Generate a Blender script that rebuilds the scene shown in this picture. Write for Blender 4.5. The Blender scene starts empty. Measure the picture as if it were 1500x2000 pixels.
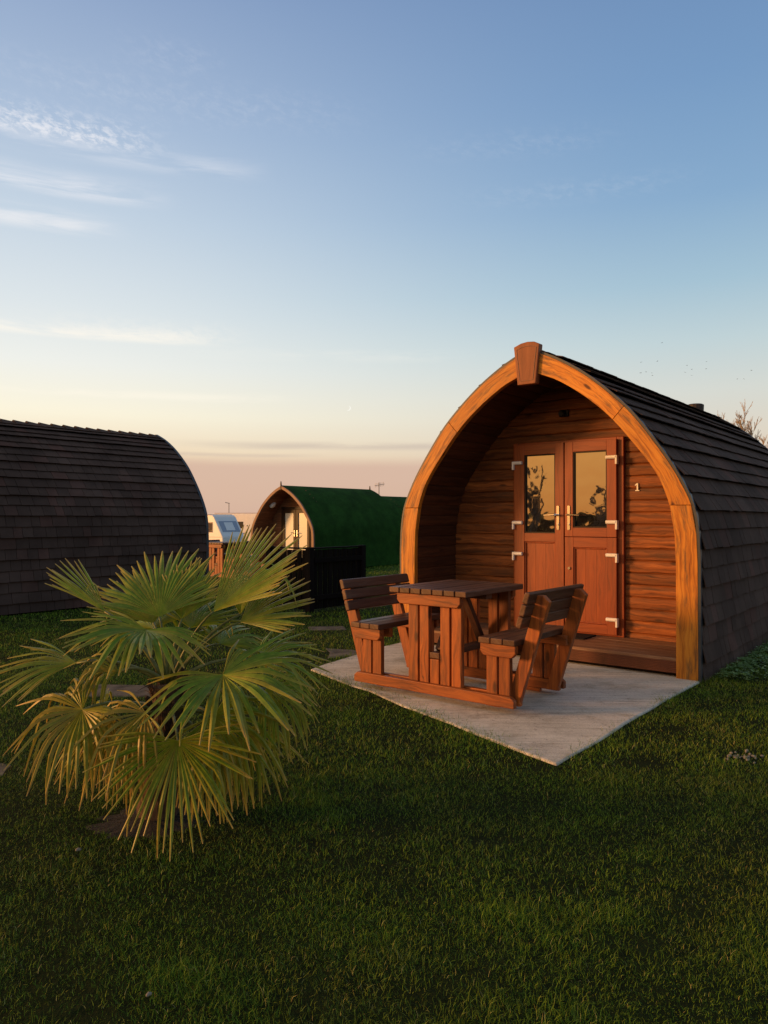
import bpy, math, random
import numpy as np
from mathutils import Vector, Matrix

SC = bpy.context.scene
COL = SC.collection
R = math.radians
rnd = random.Random(7)

# ------------------------------------------------------------------ camera
CAM_H = 1.35
cam_d = bpy.data.cameras.new("camera")
cam = bpy.data.objects.new("camera", cam_d)
COL.objects.link(cam)
cam_d.sensor_fit = 'HORIZONTAL'
cam_d.sensor_width = 36.0
cam_d.lens = 34.8
cam_d.clip_start = 0.05
cam_d.clip_end = 5000
cam.location = (0, 0, CAM_H)
cam.rotation_euler = (R(90.47), 0, 0)
SC.camera = cam
SC.view_settings.view_transform = 'Standard'
SC.view_settings.look = 'None'
SC.view_settings.exposure = 0.0
SC.view_settings.gamma = 1.0

# ------------------------------------------------------------------ node helper
class NT:
    def __init__(s, tree):
        s.t = tree; s.N = tree.nodes; s.L = tree.links
    def node(s, typ, **kw):
        n = s.N.new(typ)
        for k, v in kw.items():
            if k.startswith('i_'):
                key = k[2:]
                key = int(key) if key.isdigit() else key
                s.put(n, key, v)
            else:
                setattr(n, k, v)
        return n
    def put(s, n, key, v):
        sock = n.inputs[key]
        if isinstance(v, bpy.types.NodeSocket):
            s.L.new(v, sock)
        else:
            sock.default_value = v
    def m(s, op, a, b=0.0, c=0.0, clamp=False):
        n = s.N.new('ShaderNodeMath'); n.operation = op; n.use_clamp = clamp
        s.put(n, 0, a); s.put(n, 1, b); s.put(n, 2, c)
        return n.outputs[0]
    def rng(s, v, a, b, c=0.0, d=1.0, smooth=True):
        n = s.N.new('ShaderNodeMapRange')
        n.interpolation_type = 'SMOOTHSTEP' if smooth else 'LINEAR'
        s.put(n, 0, v); s.put(n, 1, a); s.put(n, 2, b); s.put(n, 3, c); s.put(n, 4, d)
        return n.outputs[0]
    def ramp(s, fac, stops, interp='LINEAR'):
        n = s.N.new('ShaderNodeValToRGB'); cr = n.color_ramp; cr.interpolation = interp
        while len(cr.elements) < len(stops): cr.elements.new(0.5)
        for e, (p, c) in zip(cr.elements, stops):
            e.position = p; e.color = (c[0], c[1], c[2], 1)
        s.put(n, 0, fac)
        return n.outputs[0]
    def mix(s, fac, a, b, blend='MIX'):
        n = s.N.new('ShaderNodeMix'); n.data_type = 'RGBA'; n.blend_type = blend
        s.put(n, 0, fac)
        for k, v in ((6, a), (7, b)):
            if not isinstance(v, bpy.types.NodeSocket): v = (v[0], v[1], v[2], 1)
            s.put(n, k, v)
        return n.outputs[2]
    def noise(s, vec, scale, detail=4, rough=0.55, dist=0.0):
        n = s.N.new('ShaderNodeTexNoise')
        if vec is not None: s.put(n, 'Vector', vec)
        s.put(n, 'Scale', scale); s.put(n, 'Detail', detail); s.put(n, 'Roughness', rough); s.put(n, 'Distortion', dist)
        return n.outputs[0]
    def mapping(s, vec, scale=(1, 1, 1), loc=(0, 0, 0)):
        n = s.N.new('ShaderNodeMapping'); s.put(n, 0, vec)
        n.inputs['Scale'].default_value = scale; n.inputs['Location'].default_value = loc
        return n.outputs[0]

# ------------------------------------------------------------------ sun direction, sky
SUN_AZ = Vector((-0.995, -0.06, 0)).normalized()
SUN_EL = R(9.0)
sun_d = bpy.data.lights.new("sun", 'SUN')
sun_d.energy = 3.9
sun_d.angle = R(11)
sun_d.color = (1.0, 0.46, 0.15)
sun = bpy.data.objects.new("sun", sun_d)
COL.objects.link(sun)
to_sun = SUN_AZ * math.cos(SUN_EL) + Vector((0, 0, math.sin(SUN_EL)))
sun.rotation_euler = to_sun.to_track_quat('Z', 'Y').to_euler()
sun.location = to_sun * 50

def build_world():
    w = bpy.data.worlds.new("World"); SC.world = w; w.use_nodes = True
    t = NT(w.node_tree); t.N.clear()
    out = t.node('ShaderNodeOutputWorld'); bg = t.node('ShaderNodeBackground')
    t.L.new(bg.outputs[0], out.inputs[0])
    tc = t.node('ShaderNodeTexCoord').outputs['Generated']
    nrm = t.node('ShaderNodeVectorMath', operation='NORMALIZE', i_0=tc).outputs[0]
    sep = t.node('ShaderNodeSeparateXYZ', i_0=nrm)
    x, y, z = sep.outputs
    el = t.m('MULTIPLY', t.m('ARCSINE', z), 57.29578)             # degrees
    az = t.m('MULTIPLY', t.m('ARCTAN2', x, y), 57.29578)          # degrees, right positive
    hl = t.m('MAXIMUM', t.m('SQRT', t.m('ADD', t.m('MULTIPLY', x, x), t.m('MULTIPLY', y, y))), 0.001)
    c = t.m('DIVIDE', t.m('ADD', t.m('MULTIPLY', x, SUN_AZ.x), t.m('MULTIPLY', y, SUN_AZ.y)), hl)
    e01 = t.m('DIVIDE', el, 90.0, clamp=True)
    def st(L): return [(p / 90.0, col) for p, col in L]
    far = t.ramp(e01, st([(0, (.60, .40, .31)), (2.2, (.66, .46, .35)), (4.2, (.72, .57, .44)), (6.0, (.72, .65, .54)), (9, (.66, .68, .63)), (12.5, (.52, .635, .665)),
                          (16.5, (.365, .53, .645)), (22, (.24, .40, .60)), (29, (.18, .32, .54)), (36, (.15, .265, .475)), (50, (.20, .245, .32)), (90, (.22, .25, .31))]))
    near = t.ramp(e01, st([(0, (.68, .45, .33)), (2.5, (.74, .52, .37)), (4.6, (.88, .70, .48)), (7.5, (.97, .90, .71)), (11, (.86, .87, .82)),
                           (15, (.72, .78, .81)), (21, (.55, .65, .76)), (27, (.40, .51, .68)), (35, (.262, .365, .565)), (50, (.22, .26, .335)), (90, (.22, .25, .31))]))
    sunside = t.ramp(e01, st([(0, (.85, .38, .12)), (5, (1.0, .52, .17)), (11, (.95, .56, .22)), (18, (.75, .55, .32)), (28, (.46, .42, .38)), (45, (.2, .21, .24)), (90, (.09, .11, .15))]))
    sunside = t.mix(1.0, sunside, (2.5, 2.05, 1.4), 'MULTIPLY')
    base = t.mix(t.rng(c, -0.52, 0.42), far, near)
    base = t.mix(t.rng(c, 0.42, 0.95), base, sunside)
    # pink dust layer low over the horizon with a crisp upper edge
    wob = t.m('MULTIPLY', t.m('SUBTRACT', t.noise(t.mapping(nrm, (6, 6, 30)), 1.0, 3), 0.5), 0.5)
    elw = t.m('ADD', el, wob)
    lay = t.m('MULTIPLY', t.rng(elw, 4.9, 3.8), t.rng(el, 0.5, 4.0, 0.35, 0.8))
    base = t.mix(t.m('MULTIPLY', lay, t.rng(c, 0.6, 0.3)), base, (.655, .44, .345))
    # wispy clouds: noise stretched along the horizon, confined to streaks
    cv = t.node('ShaderNodeCombineXYZ', i_0=t.m('MULTIPLY', az, 0.10), i_1=t.m('MULTIPLY', el, 0.9), i_2=0.0).outputs[0]
    cvf = t.node('ShaderNodeCombineXYZ', i_0=t.m('ADD', t.m('MULTIPLY', az, 0.8), t.m('MULTIPLY', el, 0.5)), i_1=t.m('MULTIPLY', el, 1.5), i_2=3.0).outputs[0]
    n1 = t.noise(cv, 1.0, 6, 0.6, 0.4)
    n2 = t.noise(cvf, 1.6, 6, 0.68, .35)
    bend = t.m('MULTIPLY', t.m('SUBTRACT', t.noise(t.mapping(cv, (1, .4, 1)), .6, 2), 0.5), 0.45)
    elb = t.m('ADD', el, bend)
    def band(e0, up, dn, a0, a1, soft, amp, nz, lo, hi):
        g = t.m('MULTIPLY', t.rng(elb, e0 + up, e0), t.rng(elb, e0 - dn, e0))
        g = t.m('MULTIPLY', g, t.m('MULTIPLY', t.rng(az, a1 + soft, a1 - soft * .4), t.rng(az, a0 - soft, a0 + soft)))
        return t.m('MULTIPLY', t.m('MULTIPLY', g, amp), t.rng(nz, lo, hi))
    bands = [band(25.6, 1.9, .9, -60, -20, 5, .70, n2, .40, .66), band(24.6, 1.6, .8, -60, -12, 4, .34, n1, .38, .66),
             band(22.3, 1.4, .9, -70, -20, 5, .70, n1, .34, .62), band(20.0, 1.2, .8, -70, -22, 4, .62, n1, .34, .62),
             band(13.0, .9, .5, -70, -15.5, 4, .6, n1, .36, .60), band(13.4, 1.4, .9, -24, -13, 4, .22, n2, .36, .62),
             band(12.3, .7, .7, -15, 4, 4, .16, n1, .36, .62), band(8.9, .6, .4, -60, -9, 5, .34, n1, .36, .62),
             band(28.5, 2.2, 2.0, -30, -6, 8, .11, n2, .40, .75), band(26.4, 1.5, 1.2, 4, 14, 6, .08, n2, .4, .72), band(31, 1.5, 1.5, -19, -14, 3, .10, n2, .4, .7),
             band(23.2, 1.2, 1.2, 8, 20, 5, .08, n2, .4, .7)]
    tot = bands[0]
    for b in bands[1:]: tot = t.m('ADD', tot, b)
    tot = t.m('MINIMUM', tot, 0.8)
    warm = t.mix(t.rng(el, 24, 8), (.86, .86, .90), (1.05, .97, .82))
    base = t.mix(tot, base, warm)
    grey = band(5.5, .5, .45, -13, 6, 6, .45, n1, .25, .55)
    base = t.mix(grey, base, (.50, .41, .37))
    grey2 = band(4.75, .25, .22, -24, -8, 5, .42, n1, .25, .5)
    base = t.mix(grey2, base, (.56, .44, .38))
    # a thin crescent moon
    md = Vector(((680 - 750) / 1450, 1, (1012 - 797) / 1450)).normalized()
    mo = (md + Vector((-.0012, 0, .0006))).normalized()
    def disc(v, rad):
        d = t.node('ShaderNodeVectorMath', operation='DOT_PRODUCT', i_0=nrm, i_1=v).outputs['Value']
        return t.m('GREATER_THAN', d, math.cos(rad))
    moon = t.m('MULTIPLY', disc(md, .0034), t.m('SUBTRACT', 1.0, disc(mo, .0034)))
    base = t.mix(t.m('MULTIPLY', moon, .8), base, (1, .98, .9))
    # ground-side of the sky sphere
    base = t.mix(t.rng(el, 0.0, -1.0), base, (.10, .10, .08))
    sky = t.node('ShaderNodeTexSky')
    sky.sky_type = 'NISHITA'; sky.sun_disc = False
    sky.sun_elevation = SUN_EL
    sky.sun_rotation = math.atan2(SUN_AZ.x, SUN_AZ.y)
    nis = t.mix(1.0, sky.outputs[0], (.004, .004, .004), 'MULTIPLY')
    base = t.mix(1.0, base, nis, 'ADD')
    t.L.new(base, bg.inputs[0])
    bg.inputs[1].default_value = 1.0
    try: w.cycles.sampling_method = 'MANUAL'; w.cycles.sample_map_resolution = 512
    except Exception: pass
build_world()

# ------------------------------------------------------------------ materials
MATS = {}
def new_mat(name):
    m = bpy.data.materials.new(name); m.use_nodes = True
    t = NT(m.node_tree); b = t.N['Principled BSDF']
    MATS[name] = m
    return m, t, b

def bump(t, b, h, strength, dist):
    n = t.node('ShaderNodeBump', i_Height=h); n.inputs['Strength'].default_value = strength; n.inputs['Distance'].default_value = dist
    t.L.new(n.outputs[0], b.inputs['Normal'])

def wood(name, dark, mid, light, rough=.6, knots=.5, tone=.35, grain=1.0, weather=None, wf=0.0, spec=.3):
    """Grain runs along U; every board has its own V offset (tens), which also sets its tone."""
    m, t, b = new_mat(name)
    uv = t.node('ShaderNodeTexCoord').outputs['UV']
    sp = t.node('ShaderNodeSeparateXYZ', i_0=uv)
    u, v = sp.outputs[0], sp.outputs[1]
    warp = t.m('MULTIPLY', t.m('SUBTRACT', t.noise(t.mapping(uv, (3.0, 9, 1)), 1.0, 2), .5), .10)
    v2 = t.m('ADD', v, warp)
    vec = t.node('ShaderNodeCombineXYZ', i_0=u, i_1=v2, i_2=0.0).outputs[0]
    g1 = t.noise(t.mapping(vec, (1.6 * grain, 38 * grain, 1)), 1.0, 5, .62)
    g2 = t.noise(t.mapping(vec, (5 * grain, 160 * grain, 1)), 1.0, 3, .6)
    blot = t.noise(t.mapping(uv, (2.2, 5, 1)), 1.0, 3, .6)
    f = t.m('ADD', t.m('MULTIPLY', g1, .62), t.m('ADD', t.m('MULTIPLY', g2, .2), t.m('MULTIPLY', blot, .18)))
    col = t.ramp(f, [(.37, dark), (.5, mid), (.63, light)])
    wn = t.node('ShaderNodeTexWhiteNoise', noise_dimensions='1D')
    t.L.new(t.m('FLOOR', t.m('ADD', t.m('DIVIDE', v, 10.0), .5)), wn.inputs['W'])
    tn = t.rng(wn.outputs['Value'], 0, 1, 1 - tone, 1 + tone * .8, False)
    col = t.mix(1.0, col, t.node('ShaderNodeCombineXYZ', i_0=tn, i_1=tn, i_2=tn).outputs[0], 'MULTIPLY')
    if knots > 0:
        vo = t.node('ShaderNodeTexVoronoi', i_Vector=t.mapping(uv, (2.6, 7.0, 1)), i_Scale=1.0)
        k = t.rng(vo.outputs['Distance'], .17, .07)
        k = t.m('MULTIPLY', k, t.m('GREATER_THAN', t.node('ShaderNodeSeparateColor', i_0=vo.outputs['Color']).outputs[0], .38))
        col = t.mix(t.m('MULTIPLY', k, knots), col, (dark[0] * .35, dark[1] * .3, dark[2] * .3))
    cr = t.noise(t.mapping(vec, (1.1, 85, 1), (3, 5, 0)), 1.0, 4, .6)
    col = t.mix(t.m('MULTIPLY', t.rng(cr, .60, .68), .75 if knots > .55 else .35 if knots > 0 else .12), col, (dark[0] * .3, dark[1] * .3, dark[2] * .3))
    if weather:
        wn2 = t.noise(t.mapping(uv, (2.5, 16, 1)), 1.0, 6, .7)
        col = t.mix(t.m('MULTIPLY', t.rng(wn2, .50, .66), wf), col, weather)
    t.L.new(col, b.inputs['Base Color'])
    b.inputs['Roughness'].default_value = rough
    b.inputs['Specular IOR Level'].default_value = spec
    bump(t, b, f, .35, .004)
    return m

def plain(name, col, rough=.5, metal=0, spec=.5, nscale=0, namp=0, bumpd=0):
    m, t, b = new_mat(name)
    b.inputs['Roughness'].default_value = rough; b.inputs['Metallic'].default_value = metal
    b.inputs['Specular IOR Level'].default_value = spec
    if nscale:
        ob = t.node('ShaderNodeTexCoord').outputs['Object']
        n = t.noise(ob, nscale, 5, .6)
        lo = [c * (1 - namp) for c in col]; hi = [min(1, c * (1 + namp)) for c in col]
        t.L.new(t.ramp(n, [(.3, lo), (.7, hi)]), b.inputs['Base Color'])
        if bumpd: bump(t, b, n, .5, bumpd)
    else:
        b.inputs['Base Color'].default_value = (*col, 1)
    return m

wood('amber_wood', (.22, .062, .007), (.52, .185, .018), (.64, .27, .032), .5, .95, .16, 1.0, (.11, .060, .028), .8)
wood('table_wood', (.11, .024, .005), (.27, .064, .009), (.38, .105, .015), .5, .9, .30, 1.0, (.07, .026, .012), .5, .4)
wood('table_top_wood', (.050, .020, .010), (.092, .037, .018), (.14, .062, .034), .45, .4, .28, 1.0, (.16, .10, .065), .4, .35)
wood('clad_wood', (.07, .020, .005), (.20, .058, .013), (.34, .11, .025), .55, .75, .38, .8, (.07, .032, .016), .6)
wood('lining_wood', (.035, .012, .005), (.065, .022, .008), (.10, .035, .012), .65, .5, .3, .8)  # porch shade put into the colour: boards darkened beyond what the light gives
wood('deck_wood', (.12, .055, .028), (.20, .10, .052), (.28, .155, .09), .6, .3, .2, .9, (.24, .18, .12), .45)
wood('riser_wood', (.06, .022, .012), (.11, .036, .018), (.16, .055, .028), .5, .2, .15, .9)
wood('door_wood', (.15, .024, .003), (.235, .039, .0045), (.29, .054, .006), .45, .0, .05, .8, None, 0, .5)
wood('key_wood', (.17, .055, .022), (.24, .078, .030), (.30, .105, .040), .55, .0, .05, .8)
wood('fence_wood', (.006, .0045, .004), (.010, .0075, .0065), (.018, .013, .011), .8, .3, .3, 1.0, None, 0, .08)
wood('far_clad', (.13, .055, .025), (.22, .095, .045), (.30, .14, .065), .6, .3, .3, .8)
wood('far_arch', (.16, .09, .06), (.25, .15, .10), (.32, .20, .14), .6, .3, .2, .8)
plain('metal_white', (.78, .76, .72), .3, .0, .6)
plain('chrome', (.75, .73, .70), .22, 1.0)
plain('rubber_black', (.012, .012, .013), .6, 0, .3)
plain('rubber_mat', (.010, .010, .011), .9, 0, .2, 300, .5, .002)
plain('trim_navy', (.030, .036, .045), .45, 0, .5, 30, .25)
plain('number_cream', (.80, .76, .66), .4)
plain('dark_brown_frame', (.022, .011, .007), .5, 0, .25)
plain('lamp_white', (.75, .75, .72), .35)
plain('vent_brown', (.035, .026, .023), .6, 0, .3, 20, .3)
plain('caravan_white', (.74, .72, .70), .35, 0, .5, 4, .04)
plain('caravan_pale', (.62, .68, .72), .35, 0, .5, 4, .04)
plain('caravan_stripe', (.16, .22, .38), .4)
plain('caravan_rail', (.30, .24, .23), .5)
plain('grey_metal', (.22, .21, .21), .5, .6)
plain('tyre_black', (.015, .015, .015), .8)
plain('blue_plastic', (.06, .10, .30), .4)
plain('bird_dark', (.06, .06, .07), .8)
plain('pebble', (.20, .18, .15), .8, 0, .3, 40, .3)

def glass_mat(name, base, ior=1.9, wav=0.0):
    m, t, b = new_mat(name)
    b.inputs['Base Color'].default_value = (*base, 1)
    b.inputs['Roughness'].default_value = .018
    b.inputs['IOR'].default_value = ior
    b.inputs['Specular IOR Level'].default_value = .5
    if wav:
        n = t.noise(t.node('ShaderNodeTexCoord').outputs['Object'], 2.6, 2, .5)
        bump(t, b, n, .35, wav)
    return m
glass_mat('window_glass', (.012, .010, .009), 2.65, .012)
glass_mat('frosted_pane', (.62, .64, .58), 1.5, .0)
MATS['frosted_pane'].node_tree.nodes['Principled BSDF'].inputs['Roughness'].default_value = .25
glass_mat('caravan_glass', (.24, .30, .40), 1.6, .0)
glass_mat('caravan_side_glass', (.10, .07, .06), 2.0, .02)

def roof_mat():
    m, t, b = new_mat('shingle')
    uv = t.node('ShaderNodeTexCoord').outputs['UV']
    sp = t.node('ShaderNodeSeparateXYZ', i_0=uv)
    wn = t.node('ShaderNodeTexWhiteNoise', noise_dimensions='1D')
    t.L.new(t.m('FLOOR', t.m('ADD', t.m('DIVIDE', sp.outputs[1], 10.0), .5)), wn.inputs['W'])
    val = wn.outputs['Value']
    col = t.ramp(val, [(0, (.050, .031, .024)), (.35, (.060, .038, .029)), (.7, (.070, .044, .034)), (.88, (.084, .042, .032)), (1, (.070, .052, .042))])
    gr = t.noise(t.mapping(uv, (1, 1, 1)), 260.0, 2, .7)
    col = t.mix(t.rng(gr, .35, .75, 0, .5), col, (.11, .082, .070))
    lg = t.noise(t.node('ShaderNodeTexCoord').outputs['Object'], 1.4, 4, .6)
    f = t.rng(lg, .3, .7, .75, 1.25)
    col = t.mix(1.0, col, t.node('ShaderNodeCombineXYZ', i_0=f, i_1=f, i_2=f).outputs[0], 'MULTIPLY')
    t.L.new(col, b.inputs['Base Color'])
    b.inputs['Roughness'].default_value = .9
    b.inputs['Specular IOR Level'].default_value = .12
    bump(t, b, gr, .5, .004)
roof_mat()
plain('underlay', (.006, .005, .005), .95, 0, .1)

def turf_mat():
    m, t, b = new_mat('roof_turf')
    ob = t.node('ShaderNodeTexCoord').outputs['Object']
    n = t.noise(ob, 60, 4, .7); l = t.noise(ob, 2.2, 6, .7)
    c = t.ramp(n, [(.3, (.006, .026, .004)), (.7, (.024, .085, .012))])
    f = t.rng(l, .3, .7, .65, 1.35)
    c = t.mix(1.0, c, t.node('ShaderNodeCombineXYZ', i_0=f, i_1=f, i_2=f).outputs[0], 'MULTIPLY')
    t.L.new(c, b.inputs['Base Color']); b.inputs['Roughness'].default_value = .95; b.inputs['Specular IOR Level'].default_value = .1
    bump(t, b, n, 1.0, .02)
turf_mat()

def slab_mat():
    m, t, b = new_mat('concrete')
    ob = t.node('ShaderNodeTexCoord').outputs['Object']
    rot = t.node('ShaderNodeMapping', i_0=ob); rot.inputs['Rotation'].default_value = (0, 0, R(39.0)); rot.inputs['Scale'].default_value = (2.2, 30, 1)
    brush = t.noise(rot.outputs[0], 1.0, 5, .65)
    fine = t.noise(ob, 95, 4, .7); big = t.noise(ob, 1.5, 5, .6)
    f = t.m('ADD', t.m('MULTIPLY', brush, .4), t.m('ADD', t.m('MULTIPLY', fine, .3), t.m('MULTIPLY', big, .3)))
    c = t.ramp(f, [(.36, (.29, .26, .215)), (.5, (.56, .515, .44)), (.64, (.72, .67, .58))])
    vo = t.noise(ob, 38, 3, .6)
    c = t.mix(t.rng(vo, .60, .72, 0, .7), c, (.17, .145, .115))
    st2 = t.noise(ob, 1.1, 6, .75)
    c = t.mix(t.rng(st2, .52, .68, 0, .55), c, (.20, .17, .13))
    moss = t.noise(ob, 3.1, 5, .7)
    c = t.mix(t.rng(moss, .50, .70, 0, .5), c, (.26, .225, .155))
    t.L.new(c, b.inputs['Base Color']); b.inputs['Roughness'].default_value = .9; b.inputs['Specular IOR Level'].default_value = .2
    bump(t, b, f, .9, .012)
slab_mat()
plain('path_stone', (.10, .085, .066), .9, 0, .15, 7, .55, .01)

def soil_lawn_mats():
    m, t, b = new_mat('lawn_soil')
    ob = t.node('ShaderNodeTexCoord').outputs['Object']
    n = t.noise(ob, 9, 6, .7); l = t.noise(ob, .5, 4, .6)
    c = t.ramp(n, [(.3, (.022, .048, .007)), (.55, (.038, .078, .012)), (.75, (.056, .098, .018))])
    c = t.mix(t.rng(l, .5, .72, 0, .5), c, (.050, .052, .022))
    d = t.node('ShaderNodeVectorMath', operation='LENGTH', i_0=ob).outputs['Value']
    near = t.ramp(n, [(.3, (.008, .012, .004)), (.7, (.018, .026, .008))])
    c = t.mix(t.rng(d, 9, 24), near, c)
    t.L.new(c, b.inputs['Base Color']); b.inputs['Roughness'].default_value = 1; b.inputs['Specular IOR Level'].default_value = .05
    bump(t, b, n, 1, .03)
    m, t, b = new_mat('grass_blade')
    at = t.node('ShaderNodeAttribute', attribute_name='tone').outputs['Fac']
    ob = t.node('ShaderNodeTexCoord').outputs['Object']
    l = t.noise(ob, .85, 4, .6)
    l2 = t.noise(t.mapping(ob, (1, 1, 1), (13, 7, 0)), 2.3, 3, .6)
    green = t.ramp(at, [(0, (.040, .095, .007)), (.4, (.080, .165, .011)), (.75, (.125, .225, .018)), (.955, (.18, .27, .035)), (.98, (.28, .29, .09)), (1, (.38, .36, .16))])
    olive = t.ramp(at, [(0, (.055, .085, .008)), (.35, (.100, .130, .014)), (.7, (.150, .165, .026)), (.88, (.22, .19, .055)), (1, (.40, .32, .15))])
    f = t.m('MULTIPLY', t.rng(l, .42, .60), t.rng(l2, .36, .60, .25, 1.0))
    t.L.new(t.mix(t.m('MULTIPLY', f, .48), green, olive), b.inputs['Base Color'])
    b.inputs['Roughness'].default_value = .6; b.inputs['Specular IOR Level'].default_value = .1
    m, t, b = new_mat('weed_leaf')
    at = t.node('ShaderNodeAttribute', attribute_name='tone').outputs['Fac']
    t.L.new(t.ramp(at, [(0, (.06, .14, .02)), (.7, (.14, .26, .05)), (1, (.26, .36, .13))]), b.inputs['Base Color'])
    b.inputs['Roughness'].default_value = .45
    m, t, b = new_mat('bark_mulch')
    ob = t.node('ShaderNodeTexCoord').outputs['Object']
    n = t.noise(ob, 45, 5, .7)
    t.L.new(t.ramp(n, [(.3, (.004, .003, .002)), (.6, (.010, .006, .004)), (.8, (.024, .015, .009))]), b.inputs['Base Color'])
    b.inputs['Roughness'].default_value = 1; bump(t, b, n, 1, .03)
soil_lawn_mats()

def palm_mats():
    m, t, b = new_mat('palm_leaf')
    tone = t.node('ShaderNodeAttribute', attribute_name='tone').outputs['Fac']    # 0 green .. 1 yellow / dry
    pos = t.node('ShaderNodeAttribute', attribute_name='along').outputs['Fac']    # 0 hub .. 1 tip
    g = t.ramp(pos, [(0, (.22, .29, .015)), (.5, (.12, .225, .013)), (.80, (.185, .27, .020)), (.94, (.30, .26, .04)), (1, (.44, .33, .11))])
    yel = t.ramp(pos, [(0, (.34, .22, .022)), (.55, (.38, .24, .028)), (.85, (.50, .29, .055)), (1, (.40, .24, .08))])
    rim = t.node('ShaderNodeAttribute', attribute_name='rim').outputs['Fac']
    g = t.mix(t.rng(rim, .5, 1.0, 0, .7), g, (.34, .34, .045))
    c = t.mix(tone, g, yel)
    n = t.noise(t.node('ShaderNodeTexCoord').outputs['Object'], 22, 4, .6)
    f = t.rng(n, .3, .7, .82, 1.18)
    c = t.mix(1.0, c, t.node('ShaderNodeCombineXYZ', i_0=f, i_1=f, i_2=f).outputs[0], 'MULTIPLY')
    t.L.new(c, b.inputs['Base Color']); b.inputs['Roughness'].default_value = .38; b.inputs['Specular IOR Level'].default_value = .3
    tr = t.node('ShaderNodeBsdfTranslucent'); t.L.new(c, tr.inputs[0])
    mx = t.node('ShaderNodeMixShader'); mx.inputs[0].default_value = .34
    t.L.new(b.outputs[0], mx.inputs[1]); t.L.new(tr.outputs[0], mx.inputs[2])
    t.L.new(mx.outputs[0], t.N['Material Output'].inputs[0])
    m, t, b = new_mat('palm_fibre')
    n = t.noise(t.mapping(t.node('ShaderNodeTexCoord').outputs['Object'], (1, 1, .3)), 70, 4, .7)
    t.L.new(t.ramp(n, [(.3, (.02, .011, .006)), (.55, (.075, .038, .018)), (.8, (.19, .095, .04))]), b.inputs['Base Color'])
    b.inputs['Roughness'].default_value = .95; bump(t, b, n, 1, .01)
    plain('palm_stalk', (.13, .14, .035), .45, 0, .4, 30, .35)
    plain('bare_bark', (.16, .105, .065), .9, 0, .2, 12, .35)
    plain('bare_twig', (.30, .25, .20), .9, 0, .2, 6, .3)
    plain('hedge_leaf', (.03, .035, .014), .8, 0, .2, 8, .4)
palm_mats()

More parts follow.
